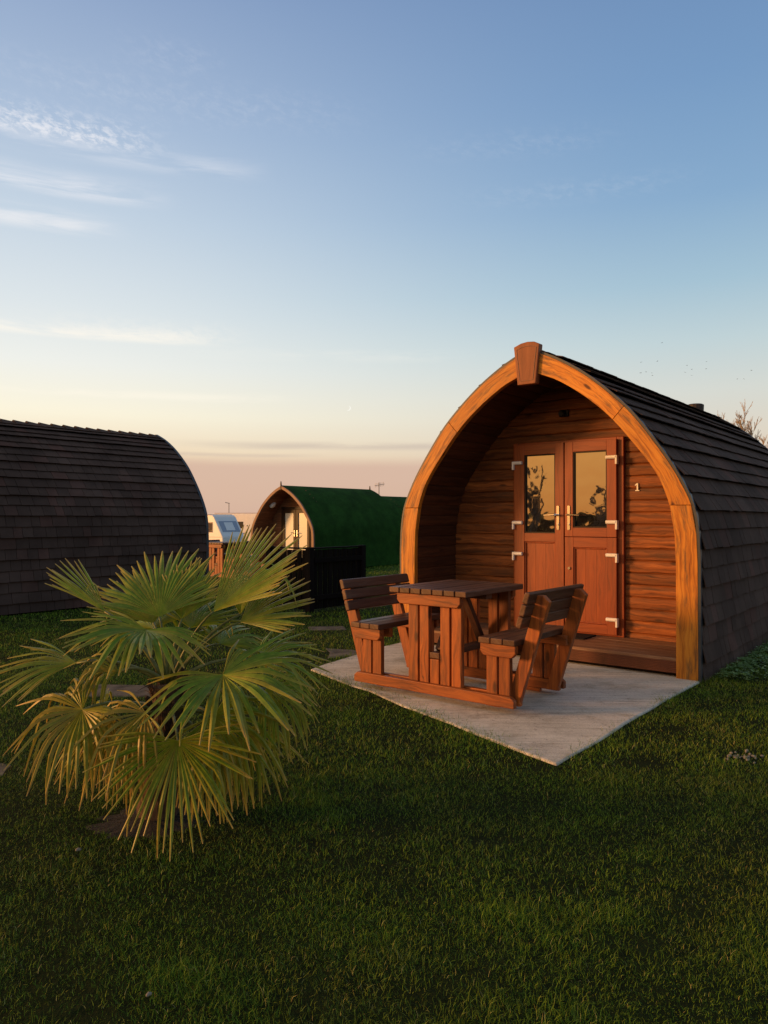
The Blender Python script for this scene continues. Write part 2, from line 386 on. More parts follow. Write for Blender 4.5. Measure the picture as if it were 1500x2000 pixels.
# ------------------------------------------------------------------ mesh helper
class MB:
    def __init__(s):
        s.v = []; s.f = []; s.uv = []; s.k = 0; s.att = {}
    def off(s):
        return (rnd.uniform(0, 50), 10.0 * rnd.randint(0, 60))
    def face(s, pts, uvs):
        i = len(s.v); s.v.extend([tuple(p) for p in pts]); s.f.append(list(range(i, i + len(pts)))); s.uv.extend(uvs)
    def prism(s, poly, P0, ax, ay, d, grain=0, off=None):
        """polygon (a,b) in axes ax, ay at P0, pushed along d; grain along axis 0 (ax), 1 (ay) or 2 (d)"""
        P0 = Vector(P0); ax = Vector(ax); ay = Vector(ay); d = Vector(d)
        o = off or s.off(); D = d.length
        if ax.cross(ay).dot(d) < 0: poly = poly[::-1]
        n = len(poly); i0 = len(s.v)
        pts = [P0 + ax * a + ay * b for a, b in poly]
        s.v.extend([tuple(p) for p in pts]); s.v.extend([tuple(p + d) for p in pts])
        def uv(a, b, c):
            q = (a, b, c)
            u = q[grain]; w = sum(q[j] for j in range(3) if j != grain)
            return (u + o[0], w + o[1])
        s.f.append([i0 + j for j in range(n)][::-1]); s.uv.extend([uv(a, b, 0) for a, b in poly][::-1])
        s.f.append([i0 + n + j for j in range(n)]); s.uv.extend([uv(a, b, D) for a, b in poly])
        for j in range(n):
            k = (j + 1) % n
            s.f.append([i0 + j, i0 + k, i0 + n + k, i0 + n + j])
            (a, b), (c, e) = poly[j], poly[k]
            s.uv.extend([uv(a, b, 0), uv(c, e, 0), uv(c, e, D), uv(a, b, D)])
    def box(s, lo, hi, grain=0, off=None):
        w = [hi[i] - lo[i] for i in range(3)]
        s.prism([(0, 0), (w[0], 0), (w[0], w[1]), (0, w[1])], lo, (1, 0, 0), (0, 1, 0), (0, 0, w[2]), grain, off)
    def bar(s, A, B, w, th, up=(0, 0, 1), cut=None):
        """a board from A to B (centre line); w along the in-plane normal, th along the other"""
        A = Vector(A); B = Vector(B); d = B - A; L = d.length; x = d / L
        y = Vector(up).cross(x).normalized(); z = x.cross(y)
        s.prism([(0, -w / 2), (L, -w / 2), (L, w / 2), (0, w / 2)], A - y * th / 2, x, z, y * th, 0)
    def tube(s, pts, rad, n=6, caps=True, flat=1.0):
        pts = [Vector(p) for p in pts]
        if not hasattr(rad, '__len__'): rad = [rad] * len(pts)
        i0 = len(s.v); o = s.off(); L = 0
        prev = None; ls = []
        for i, p in enumerate(pts):
            d = (pts[min(i + 1, len(pts) - 1)] - pts[max(i - 1, 0)]).normalized()
            if prev is None:
                a = d.orthogonal().normalized()
            else:
                a = (prev - d * prev.dot(d)).normalized()
            prev = a; b = d.cross(a)
            if i: L += (p - pts[i - 1]).length
            ls.append(L)
            for j in range(n):
                t = 2 * math.pi * j / n
                s.v.append(tuple(p + (a * math.cos(t) + b * math.sin(t) * flat) * rad[i]))
        for i in range(len(pts) - 1):
            for j in range(n):
                k = (j + 1) % n
                s.f.append([i0 + i * n + j, i0 + i * n + k, i0 + (i + 1) * n + k, i0 + (i + 1) * n + j])
                c = .05
                s.uv.extend([(ls[i] + o[0], j * c + o[1]), (ls[i] + o[0], (j + 1) * c + o[1]), (ls[i + 1] + o[0], (j + 1) * c + o[1]), (ls[i + 1] + o[0], j * c + o[1])])
        if caps:
            s.f.append([i0 + j for j in range(n)][::-1]); s.uv.extend([o] * n)
            e = i0 + (len(pts) - 1) * n
            s.f.append([e + j for j in range(n)]); s.uv.extend([o] * n)
    def build(s, name, mat, parent=None, bev=0.0, smooth=False, attr=None):
        me = bpy.data.meshes.new(name)
        me.from_pydata(s.v, [], s.f)
        lay = me.uv_layers.new(name="UVMap")
        lay.data.foreach_set('uv', np.array(s.uv, dtype=np.float32).ravel())
        for an, vals in s.att.items():
            a = me.attributes.new(an, 'FLOAT', 'POINT'); a.data.foreach_set('value', np.array(vals, dtype=np.float32))
        if smooth:
            me.polygons.foreach_set('use_smooth', [True] * len(me.polygons))
        me.materials.append(MATS[mat])
        o = bpy.data.objects.new(name, me); COL.objects.link(o)
        if parent is not None: o.parent = parent
        if bev:
            md = o.modifiers.new('bevel', 'BEVEL'); md.width = bev; md.segments = 2; md.limit_method = 'ANGLE'; md.angle_limit = R(40)
        return o

def tag(o, label=None, cat=None, group=None, kind=None):
    if label: o['label'] = label
    if cat: o['category'] = cat
    if group: o['group'] = group
    if kind: o['kind'] = kind
    return o
def empty(name, loc, rz, label, cat, group=None):
    o = bpy.data.objects.new(name, None); COL.objects.link(o)
    o.location = loc; o.rotation_euler = (0, 0, rz); o.empty_display_size = .2
    return tag(o, label, cat, group)
def copy_tree(o, parent=None):
    c = o.copy(); COL.objects.link(c)
    if parent is not None: c.parent = parent
    for ch in list(o.children): copy_tree(ch, c)
    return c

# ------------------------------------------------------------------ terrain
def sstep(x, a, b):
    t = np.clip((np.asarray(x, dtype=float) - a) / (b - a), 0, 1); return t * t * (3 - 2 * t)
def ground_z(x, y):
    x = np.asarray(x, dtype=float); y = np.asarray(y, dtype=float)
    z = -0.9 * sstep(y, 33, 46)
    z = z - 0.05 * sstep(-x + .25 * y, 4.2, 6.0) * (1 - sstep(y, 18, 25))
    bumps = .012 * np.sin(x * 1.7 + 1.1) * np.sin(y * 1.3) + .008 * np.sin(x * 4.1 + y * 2.2)
    far = sstep(np.hypot(x, y), 30, 60)
    return z - .004 + bumps * (1 - far) * .45

PODA = R(38.7)
XA = Vector((math.cos(PODA), -math.sin(PODA), 0)); YA = Vector((math.sin(PODA), math.cos(PODA), 0))
O_MAIN = Vector((1.3853, 7.0817, 0))
def pod_w(O, x, y, z=0): return O + XA * x + YA * y + Vector((0, 0, z))
ROTZ = -PODA

def build_lawn():
    a = np.concatenate([np.arange(-30, -8, 2.0), np.arange(-8, 8, .25), np.arange(8, 30.1, 2.0)])
    xs = np.concatenate([[-3000, -800, -250, -90, -50], a, [50, 90, 250, 800, 3000]])
    b = np.concatenate([np.arange(-30, 0, 3.0), np.arange(0, 14, .25), np.arange(14, 60, 2.0)])
    ys = np.concatenate([[-3000, -800, -250, -90, -50], b, [90, 250, 800, 3000]])
    X, Y = np.meshgrid(xs, ys); Z = ground_z(X, Y)
    V = np.stack([X.ravel(), Y.ravel(), Z.ravel()], 1)
    nx = len(xs); F = []
    for j in range(len(ys) - 1):
        for i in range(nx - 1):
            k = j * nx + i; F.append((k, k + 1, k + nx + 1, k + nx))
    me = bpy.data.meshes.new('lawn'); me.from_pydata(V.tolist(), [], F); me.materials.append(MATS['lawn_soil'])
    me.polygons.foreach_set('use_smooth', [True] * len(me.polygons))
    o = bpy.data.objects.new('lawn', me); COL.objects.link(o); tag(o, kind='structure')
build_lawn()

# concrete pad: corners measured in the pod's frame
PAD = [pod_w(O_MAIN, *c) for c in [(1.54, -2.63), (1.54, 5.6), (-1.55, 5.6), (-1.53, -.35), (-1.30, -1.64)]]
def build_pad(name, poly, z0, z1, bev=.012, jit=0.0):
    mb = MB()
    pts = []
    n = len(poly)
    for i in range(n):
        A = Vector(poly[i]); B = Vector(poly[(i + 1) % n]); L = (B - A).length; k = max(1, int(L / .25)) if jit else 1
        for j in range(k):
            p = A.lerp(B, j / k)
            if jit and j: p += Vector((rnd.uniform(-jit, jit), rnd.uniform(-jit, jit), 0))
            pts.append((p.x, p.y))
    mb.prism(pts, (0, 0, z0), (1, 0, 0), (0, 1, 0), (0, 0, z1 - z0))
    o = mb.build(name, 'concrete', bev=bev); return tag(o, kind='structure')
build_pad('patio', PAD, -.12, .008, .012, .016)
STONES = [[(-2.5, 4.25), (-1.93, 4.02), (-1.86, 3.90), (-2.5, 3.86)], [(-2.35, 6.05), (-1.72, 6.0), (-1.70, 5.66), (-2.3, 5.62)],
          [(-.62, 7.72), (-.30, 7.62), (-.18, 7.36), (-.55, 7.15)], [(-.95, 9.25), (-.50, 9.3), (-.45, 9.0), (-.9, 8.95)], [(-.5, 12.2), (0.0, 12.3), (.05, 11.9), (-.45, 11.8)]]
for s_ in STONES:
    o_ = build_pad('path', [(x, y, 0) for x, y in s_], -.06, .001, .01, .04); o_.data.materials[0] = MATS['path_stone']

# ------------------------------------------------------------------ pod profile
HW_OUT = [(1.537, 0), (1.537, .5), (1.537, .95), (1.533, 1.1), (1.522, 1.27), (1.49, 1.45), (1.427, 1.6), (1.318, 1.8), (1.155, 2.04), (.98, 2.268), (.785, 2.462), (.55, 2.657), (.33, 2.80), (.165, 2.885), (0, 2.955)]
HW_IN = [(1.36, 0), (1.36, .5), (1.36, .98), (1.352, 1.19), (1.335, 1.33), (1.31, 1.46), (1.27, 1.58), (1.22, 1.697), (1.13, 1.84), (.99, 2.02), (.845, 2.195), (.705, 2.335), (.5, 2.5), (.285, 2.637), (.1, 2.715), (0, 2.75)]
class Prof:
    """half profile (right side, base to apex) resampled smoothly by arc length"""
    def __init__(s, pts, sx=1.0, sz=1.0, offs=0.0):
        P = np.array(pts, float) * (sx, sz)
        # Catmull-Rom densify
        Q = []
        n = len(P)
        for i in range(n - 1):
            p0 = P[max(i - 1, 0)]; p1 = P[i]; p2 = P[i + 1]; p3 = P[min(i + 2, n - 1)]
            for t in np.linspace(0, 1, 8, endpoint=False):
                Q.append(.5 * ((2 * p1) + (-p0 + p2) * t + (2 * p0 - 5 * p1 + 4 * p2 - p3) * t * t + (-p0 + 3 * p1 - 3 * p2 + p3) * t ** 3))
        Q.append(P[-1]); Q = np.array(Q)
        if offs:
            T = np.gradient(Q, axis=0); T /= np.linalg.norm(T, axis=1)[:, None]
            N = np.stack([T[:, 1], -T[:, 0]], 1)
            N[0] = (1, 0)
            Q = Q + N * offs
            x_ap = Q[-1][0]
            if x_ap > 1e-6:      # continue to the centre line
                sl = T[-1][1] / T[-1][0]
                Q = np.vstack([Q, [0, Q[-1][1] - sl * x_ap]])
            else:
                Q = Q[Q[:, 0] > 0]; Q = np.vstack([Q, [0, Q[-1][1] + .3 * Q[-1][0]]])
        s.Q = Q
        d = np.concatenate([[0], np.cumsum(np.linalg.norm(np.diff(Q, axis=0), axis=1))])
        s.d = d; s.L = d[-1]
    def at(s, l):
        return np.array([np.interp(l, s.d, s.Q[:, 0]), np.interp(l, s.d, s.Q[:, 1])])
    def nrm(s, l):
        a = s.at(max(l - .03, 0)); b = s.at(min(l + .03, s.L)); t = b - a; t /= np.linalg.norm(t)
        return np.array([t[1], -t[0]])
    def s_of_z(s, z): return float(np.interp(z, s.Q[:, 1], s.d))
    def x_of_z(s, z): return float(np.interp(z, s.Q[:, 1], s.Q[:, 0], right=0))
    def full(s, n):
        ls = np.linspace(0, s.L, n); h = [s.at(l) for l in ls]
        return [(p[0], p[1]) for p in h] + [(-p[0], p[1]) for p in h[-2::-1]]

def shell(mb, P, y0, y1, n=40, flip=False):
    pts = P.full(n); i0 = len(mb.v)
    for x, z in pts: mb.v.append((x, y0, z)); mb.v.append((x, y1, z))
    for i in range(len(pts) - 1):
        a = i0 + 2 * i; f = [a, a + 1, a + 3, a + 2]
        mb.f.append(f[::-1] if flip else f); mb.uv.extend([(0, 0), (0, 1), (1, 1), (1, 0)])

def arch_piece(mb, PO, PI, so, si, y0, y1, side, n=14, off=None):
    """a slice of the arch face board between arc positions so=(a,b) on the outer and si on the inner curve"""
    o = off or mb.off(); i0 = len(mb.v)
    L = 0; us = []; prev = None
    for k in range(n + 1):
        t = k / n
        a = PO.at(so[0] + (so[1] - so[0]) * t); b = PI.at(si[0] + (si[1] - si[0]) * t)
        if prev is not None: L += np.linalg.norm(a - prev)
        prev = a; us.append(L)
        for (p, yy) in ((a, y0), (b, y0), (b, y1), (a, y1)):
            mb.v.append((side * p[0], yy, p[1]))
    vv = [0, .19, .25, .44]
    for k in range(n):
        for j in range(4):
            q = (j + 1) % 4
            A = i0 + 4 * k + j; B = i0 + 4 * k + q; C = i0 + 4 * (k + 1) + q; D = i0 + 4 * (k + 1) + j
            f = [A, B, C, D]; v1 = vv[j]; v2 = vv[j + 1] if j < 3 else .5
            u = [(us[k] + o[0], v1 + o[1]), (us[k] + o[0], v2 + o[1]), (us[k + 1] + o[0], v2 + o[1]), (us[k + 1] + o[0], v1 + o[1])]
            if side < 0: f = f[::-1]; u = u[::-1]
            mb.f.append(f); mb.uv.extend(u)
    for k, rev in ((0, False), (n, True)):
        f = [i0 + 4 * k + j for j in range(4)]
        if rev == (side > 0): f = f[::-1]
        mb.f.append(f); mb.uv.extend([(o[0], vv[j] + o[1]) for j in range(4)])

def shingles(mb, P, y0, y1, course, base, top_skip=.06):
    """separate tabs in courses, each a wedge lying on the shell P (which is offset by base)"""
    n = int((P.L - top_skip) / course) + 1
    for side in (1, -1):
        for i in range(n):
            s0 = i * course - .012; s1 = min((i + 1) * course + .02, P.L - .01)
            th = .046 if i % 2 else .030
            a = P.at(max(s0, 0)); na = P.nrm(max(s0, 0)); b = P.at(s1); nb = P.nrm(s1)
            if s0 < 0: a = a + np.array([0, -.0])
            y = y0 + (-rnd.uniform(0, .1))
            while y < y1:
                w = rnd.choice([.13, .16, .19, .24]); ya = max(y, y0); yb = min(y + w - .006, y1); y += w
                if yb - ya < .02: continue
                j = rnd.uniform(-.005, .004); tj = th + rnd.uniform(-.002, .003)
                ab = P.at(max(s0 + j, 0))
                bo = ab + na * (base + tj); bi = ab + na * (base + tj - .009); to = b + nb * (base + .003); ti = b + nb * (base - .004)
                o = mb.off(); i0 = len(mb.v)
                for (p, yy) in ((bo, ya), (bo, yb), (to, yb), (to, ya), (bi, ya), (bi, yb), (ti, yb), (ti, ya)):
                    mb.v.append((side * p[0], yy, p[1]))
                fs = [(0, 1, 2, 3), (4, 5, 1, 0), (5, 6, 2, 1), (7, 4, 0, 3)]
                uvq = {0: (0, 0), 1: (0, w), 2: (course, w), 3: (course, 0), 4: (.02, 0), 5: (.02, w), 6: (course, w), 7: (course, 0)}
                for f in fs:
                    f = list(f)
                    if side < 0: f = f[::-1]
                    mb.f.append([i0 + q for q in f]); mb.uv.extend([(uvq[q][0] + o[0] * .1, uvq[q][1] + o[1]) for q in f])

def clad_strip(mb, A, B, N, zdir, h, dpt=.010, off=None):
    """one horizontal board with a soft rounded face: from A to B along its length, rising h along zdir, face towards N"""
    A = Vector(A); B = Vector(B); N = Vector(N); z = Vector(zdir); o = off or mb.off()
    prof = [(0, -dpt), (.09, 0.0), (.5, .003), (.91, 0.0), (1, -dpt)]
    L = (B - A).length; i0 = len(mb.v)
    for t, d in prof:
        p = z * (h * t) + N * d
        mb.v.append(tuple(A + p)); mb.v.append(tuple(B + p))
    for k in range(len(prof) - 1):
        a = i0 + 2 * k; f = [a, a + 1, a + 3, a + 2]
        u = [(o[0], prof[k][0] * h + o[1]), (o[0] + L, prof[k][0] * h + o[1]), (o[0] + L, prof[k + 1][0] * h + o[1]), (o[0], prof[k + 1][0] * h + o[1])]
        if (B - A).cross(z).dot(N) < 0: f = f[::-1]; u = u[::-1]
        mb.f.append(f); mb.uv.extend(u)

# ------------------------------------------------------------------ the shingled pod
POD_L = 5.55; PORCH = .85; DECK = .17
def make_pod(root):
    PO = Prof(HW_OUT); PI = Prof(HW_IN)
    # roof: dark underlay shell and tabs on it
    mb = MB(); PB = Prof(HW_OUT, offs=.004)
    shingles(mb, PB, .05, POD_L, .158, .004)
    mb.build('roof_shingles', 'shingle', root)
    mb = MB(); shell(mb, PB, .045, POD_L)
    pts = PB.full(40); mb.face([(x, POD_L - .005, z) for x, z in pts], [(0, 0)] * len(pts))
    mb.build('roof_underlay', 'underlay', root)
    # ridge cap of overlapping folded tiles, butt end towards the front
    mb = MB(); y = .03
    PR = Prof(HW_OUT, offs=.014)
    while y < POD_L - .05:
        w = .215; l1 = PR.L; l0 = l1 - .17; a = PR.at(l0); c = PR.at(l1); o = mb.off()
        for side in (1, -1):
            h0, h1 = .034 + rnd.uniform(-.003, .004), .006
            q = [(side * a[0], y, a[1] + h0 * .6), (side * a[0], y + w + .02, a[1] + h1 * .6), (0, y + w + .02, c[1] + h1), (0, y, c[1] + h0)]
            lo = [(x_, y_, z_ - .022) for x_, y_, z_ in q]
            fs = [q, [q[0], q[3], lo[3], lo[0]], [q[1], q[0], lo[0], lo[1]]]
            for f in fs:
                if side < 0: f = f[::-1]
                mb.face(f, [(o[0], o[1]), (o[0], o[1] + .2), (o[0] + .15, o[1] + .2), (o[0] + .15, o[1])])
        y += w
    mb.build('ridge_cap', 'shingle', root)
    # thin pale drip strip below the cap on both sides
    # arch face boards in six pieces with open joints
    zj = 1.46; zo2, zi2 = 2.335, 2.225
    segs = [((0, PO.s_of_z(zj) - .0015), (0, PI.s_of_z(zj) - .0015)), ((PO.s_of_z(zj) + .0015, PO.s_of_z(zo2) - .001), (PI.s_of_z(zj) + .0015, PI.s_of_z(zi2) - .001)),
            ((PO.s_of_z(zo2) + .001, PO.L - .0), (PI.s_of_z(zi2) + .001, PI.L - .0))]
    for side in (1, -1):
        for k, (so, si) in enumerate(segs):
            mb = MB(); arch_piece(mb, PO, PI, so, si, 0 + .002 * (k == 0), .06, side, 6 if k == 0 else 18)
            mb.build('arch_board', 'amber_wood', root, .004)
    # dark metal edge strip round the arch, front and back
    PT0 = Prof(HW_OUT, offs=.001); PT1 = Prof(HW_OUT, offs=.022)
    for y0, y1, ex in ((.006, .052, 0), (POD_L - .01, POD_L + .045, .018)):
        mb = MB(); PT = Prof(HW_OUT, offs=.022 + ex)
        for side in (1, -1): arch_piece(mb, PT, PT0, (0, PT.L), (0, PT0.L), y0, y1, side, 40)
        mb.build('edge_trim', 'trim_navy', root)
    # keystone
    mb = MB()
    key = [(-.145, 2.995), (-.07, 3.022), (0, 3.03), (.07, 3.022), (.125, 2.995), (.085, 2.625), (-.105, 2.625)]
    mb.prism(key, (0, -.035, 0), (1, 0, 0), (0, 0, 1), (0, .075, 0), 1)
    ks = mb.build('keystone', 'key_wood', root, .006)
    mb = MB()
    inn = [(-.112, 2.965), (-.06, 2.982), (-.01, 2.988), (.05, 2.982), (.095, 2.965), (.058, 2.66), (-.078, 2.66)]
    for i in range(len(inn)):
        a = inn[i]; b = inn[(i + 1) % len(inn)]
        mb.tube([(a[0], -.036, a[1]), (b[0], -.036, b[1])], .0028, 5)
    mb.build('carved_line', 'far_arch', ks)
    # porch lining: boards running front to back
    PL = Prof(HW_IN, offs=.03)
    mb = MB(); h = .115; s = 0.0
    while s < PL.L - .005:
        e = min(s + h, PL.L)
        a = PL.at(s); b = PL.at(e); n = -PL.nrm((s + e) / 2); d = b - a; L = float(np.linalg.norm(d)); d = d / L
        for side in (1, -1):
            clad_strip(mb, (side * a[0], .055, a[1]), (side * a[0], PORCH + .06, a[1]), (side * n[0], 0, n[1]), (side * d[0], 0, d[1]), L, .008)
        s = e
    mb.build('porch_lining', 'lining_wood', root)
    # front wall: rounded horizontal boards
    mb = MB(); z = .10; h = .119
    while z < 2.74:
        h1 = min(h, 2.76 - z); hw = max(PL.x_of_z(z), .06) + .02
        clad_strip(mb, (-hw, PORCH, z), (hw, PORCH, z), (0, -1, 0), (0, 0, 1), h1, .012); z += h
    fw = mb.build('front_wall', 'clad_wood', root)
    # deck and grooved riser
    mb = MB(); y = .03; zt = DECK
    for i in range(6):
        mb.box((-1.385, y, zt - .028), (1.385, y + .142, zt + rnd.uniform(-.001, .001)), 0); y += .146
    mb.build('deck', 'deck_wood', root, .004)
    mb = MB(); z = .045
    for i in range(7):
        mb.box((-1.385, .028, z), (1.385, .055, z + .0105), 0, (3.0, 20.0)); z += .0145
    mb.box((-1.384, .036, .042), (1.384, .058, .1405), 0, (3, 20))
    mb.build('deck_riser', 'riser_wood', root)
    mb = MB(); mb.box((-1.34, .10, -.02), (1.34, .8, .03)); mb.build('floor_bearer', 'underlay', root)
    # door frame
    yf = PORCH - .045
    mb = MB()
    mb.box((.545, yf, DECK), (.612, PORCH + .03, 2.16), 2); mb.box((-.612, yf, DECK), (-.545, PORCH + .03, 2.16), 2)
    mb.box((-.545, yf + .001, 2.10), (.545, PORCH + .03, 2.16), 0); mb.box((-.545, yf + .001, DECK), (.545, PORCH + .03, .195), 0)
    mb.build('door_frame', 'door_wood', root, .006)
    yl = PORCH - .085
    def leaf(x0, x1, z0, z1, holes, name, label=None):
        """a framed leaf; holes = list of (hx0, hx1, hz0, hz1, 'glass' or 'panel')"""
        mb = MB(); hx0 = holes[0][0]; hx1 = holes[0][1]
        mb.box((x0, yl, z0), (hx0, PORCH + .02, z1), 2); mb.box((hx1, yl, z0), (x1, PORCH + .02, z1), 2)
        zz = z0
        for hx in sorted(holes, key=lambda q: q[2]):
            mb.box((hx0, yl + .0015, zz), (hx1, PORCH + .02, hx[2]), 0); zz = hx[3]
        mb.box((hx0, yl + .0015, zz), (hx1, PORCH + .02, z1), 0)
        d = mb.build(name, 'door_wood', root, .003)
        if label: d['label'] = label
        for (a, b, c, e, kd) in holes:
            if kd == 'glass':
                g = MB(); g.box((a - .004, yl + .030, c - .004), (b + .004, yl + .042, e + .004)); g.build('window', 'window_glass', d)
                s_ = MB(); w = .012
                s_.box((a, yl + .008, c), (a + w, yl + .030, e)); s_.box((b - w, yl + .008, c), (b, yl + .030, e))
                s_.box((a + w, yl + .009, c), (b - w, yl + .030, c + w)); s_.box((a + w, yl + .009, e - w), (b - w, yl + .030, e))
                s_.build('window_bead', 'dark_brown_frame', d)
            else:
                g = MB(); n = 3; w = (b - a) / n
                for i in range(n): g.box((a + w * i + .0008, yl + .024, c), (a + w * (i + 1) - .0008, yl + .05, e), 2, (i * 3.1, 30.0 + i * .3))
                g.build('panel', 'door_wood', d)
                s_ = MB(); w = .016
                for bx in (((a, yl + .010, c), (a + w, yl + .024, e)), ((b - w, yl + .010, c), (b, yl + .024, e)), ((a + w, yl + .011, c), (b - w, yl + .024, c + w)), ((a + w, yl + .011, e - w), (b - w, yl + .024, e))):
                    s_.box(bx[0], bx[1], 2)
                s_.build('panel_bead', 'door_wood', d, .006)
        return d
    dl = leaf(-.578, -.006, .192, 2.135, [(-.46, -.102, 1.191, 2.025, 'glass'), (-.46, -.102, .283, 1.10, 'panel')], 'door', 'full height left door leaf with one pane above a panel')
    du = leaf(.006, .553, 1.160, 2.135, [(.095, .455, 1.252, 2.03, 'glass')], 'door', 'upper half of the stable door with a glass pane')
    dw = leaf(.006, .553, .192, 1.155, [(.10, .458, .283, 1.051, 'panel')], 'door', 'lower half of the stable door with a wooden panel')
    def hinge(par, x, z, side):
        mb = MB(); s = side
        mb.tube([(x - s * .075, yl - .016, z), (x + s * .03, yl - .016, z)], .019, 10)
        mb.box((min(x + s * .022, x + s * .042), yl - .03, z - .072), (max(x + s * .022, x + s * .042), yl + .02, z + .016))
        mb.build('hinge', 'metal_white', par, .003)
    for z in (1.955, 1.313, .98): hinge(dl, -.552, z - .012, -1)
    hinge(du, .528, 1.955, 1); hinge(du, .528, 1.31, 1); hinge(dw, .528, .982, 1); hinge(dw, .528, .345, 1)
    def handle(par, x, s):
        mb = MB()
        pl = [(-.0145, -.115), (-.009, -.125), (.009, -.125), (.0145, -.115), (.0145, .115), (.009, .125), (-.009, .125), (-.0145, .115)]
        mb.prism(pl, (x, yl - .009, 1.353), (1, 0, 0), (0, 0, 1), (0, .010, 0))
        mb.tube([(x, yl - .006, 1.385), (x, yl - .05, 1.385), (x + s * .02, yl - .056, 1.385), (x + s * .135, yl - .056, 1.381)], [.010, .010, .010, .008], 8)
        mb.tube([(x, yl - .016, 1.285), (x, yl - .004, 1.285)], .011, 10)
        mb.build('handle', 'chrome', par, 0, False)
    handle(dl, -.068, -1); handle(du, .052, 1)
    mb = MB(); mb.tube([(.056, yl - .014, .835), (.056, yl + .002, .835)], .014, 10); mb.build('lock', 'chrome', dw)
    # wall lamp above the door
    mb = MB(); mb.box((-.08, PORCH - .03, 2.41), (.02, PORCH - .002, 2.48)); mb.tube([(-.03, PORCH - .02, 2.45), (-.03, PORCH - .09, 2.43)], .03, 12)
    wl = mb.build('wall_lamp', 'rubber_black', root, .004)
    mb = MB(); mb.tube([(-.03, PORCH - .101, 2.43), (-.03, PORCH - .106, 2.429)], .024, 12); mb.build('lens', 'rubber_black', wl)
    # flue vent at the back of the ridge
    mb = MB(); yv = POD_L - .22
    mb.tube([(0, yv, 2.85), (0, yv, 3.06), (0, yv, 3.075)], [.115, .125, .10], 16)
    mb.build('roof_vent', 'vent_brown', root)

def make_number(root):
    mb = MB(); x, z = .735, 1.615
    one = [(-.020, 0), (.020, 0), (.020, .010), (.009, .010), (.009, .078), (-.002, .078), (-.022, .062), (-.022, .052), (-.006, .058), (-.006, .010), (-.020, .010)]
    mb.prism(one, (x, PORCH - .014, z), (1, 0, 0), (0, 0, 1), (0, .010, 0)); mb.build('house_number', 'number_cream', root, .001)

pod = empty('camping_pod', O_MAIN, ROTZ, 'timber pod with an amber front arch, double doors and the number 1', 'pod', 'camping pods')
make_pod(pod)
pod2 = copy_tree(pod)      # before the number, which only the first carries
make_number(pod)
# left pod: far end of its ridge and side measured at the right edge of its roof
for ch in list(pod2.children):
    if ch.name.startswith('roof_vent'): bpy.data.objects.remove(ch)
pod2['label'] = 'dark shingled pod at the left edge, seen from its windowless side behind the palm'
pod2.location = Vector((-4.42, 14.36, 0)) - YA * POD_L + Vector((0, 0, -.03))

mat_ = MB(); mat_.box((-.42, .43, 0), (.36, .73, .013)); m_o = mat_.build('door_mat', 'rubber_mat', None, .004)
m_o.location = pod_w(O_MAIN, 0, 0, DECK + .0015); m_o.rotation_euler = (0, 0, ROTZ)
tag(m_o, 'black rubber door mat lying on the porch deck in front of the double doors', 'door mat')

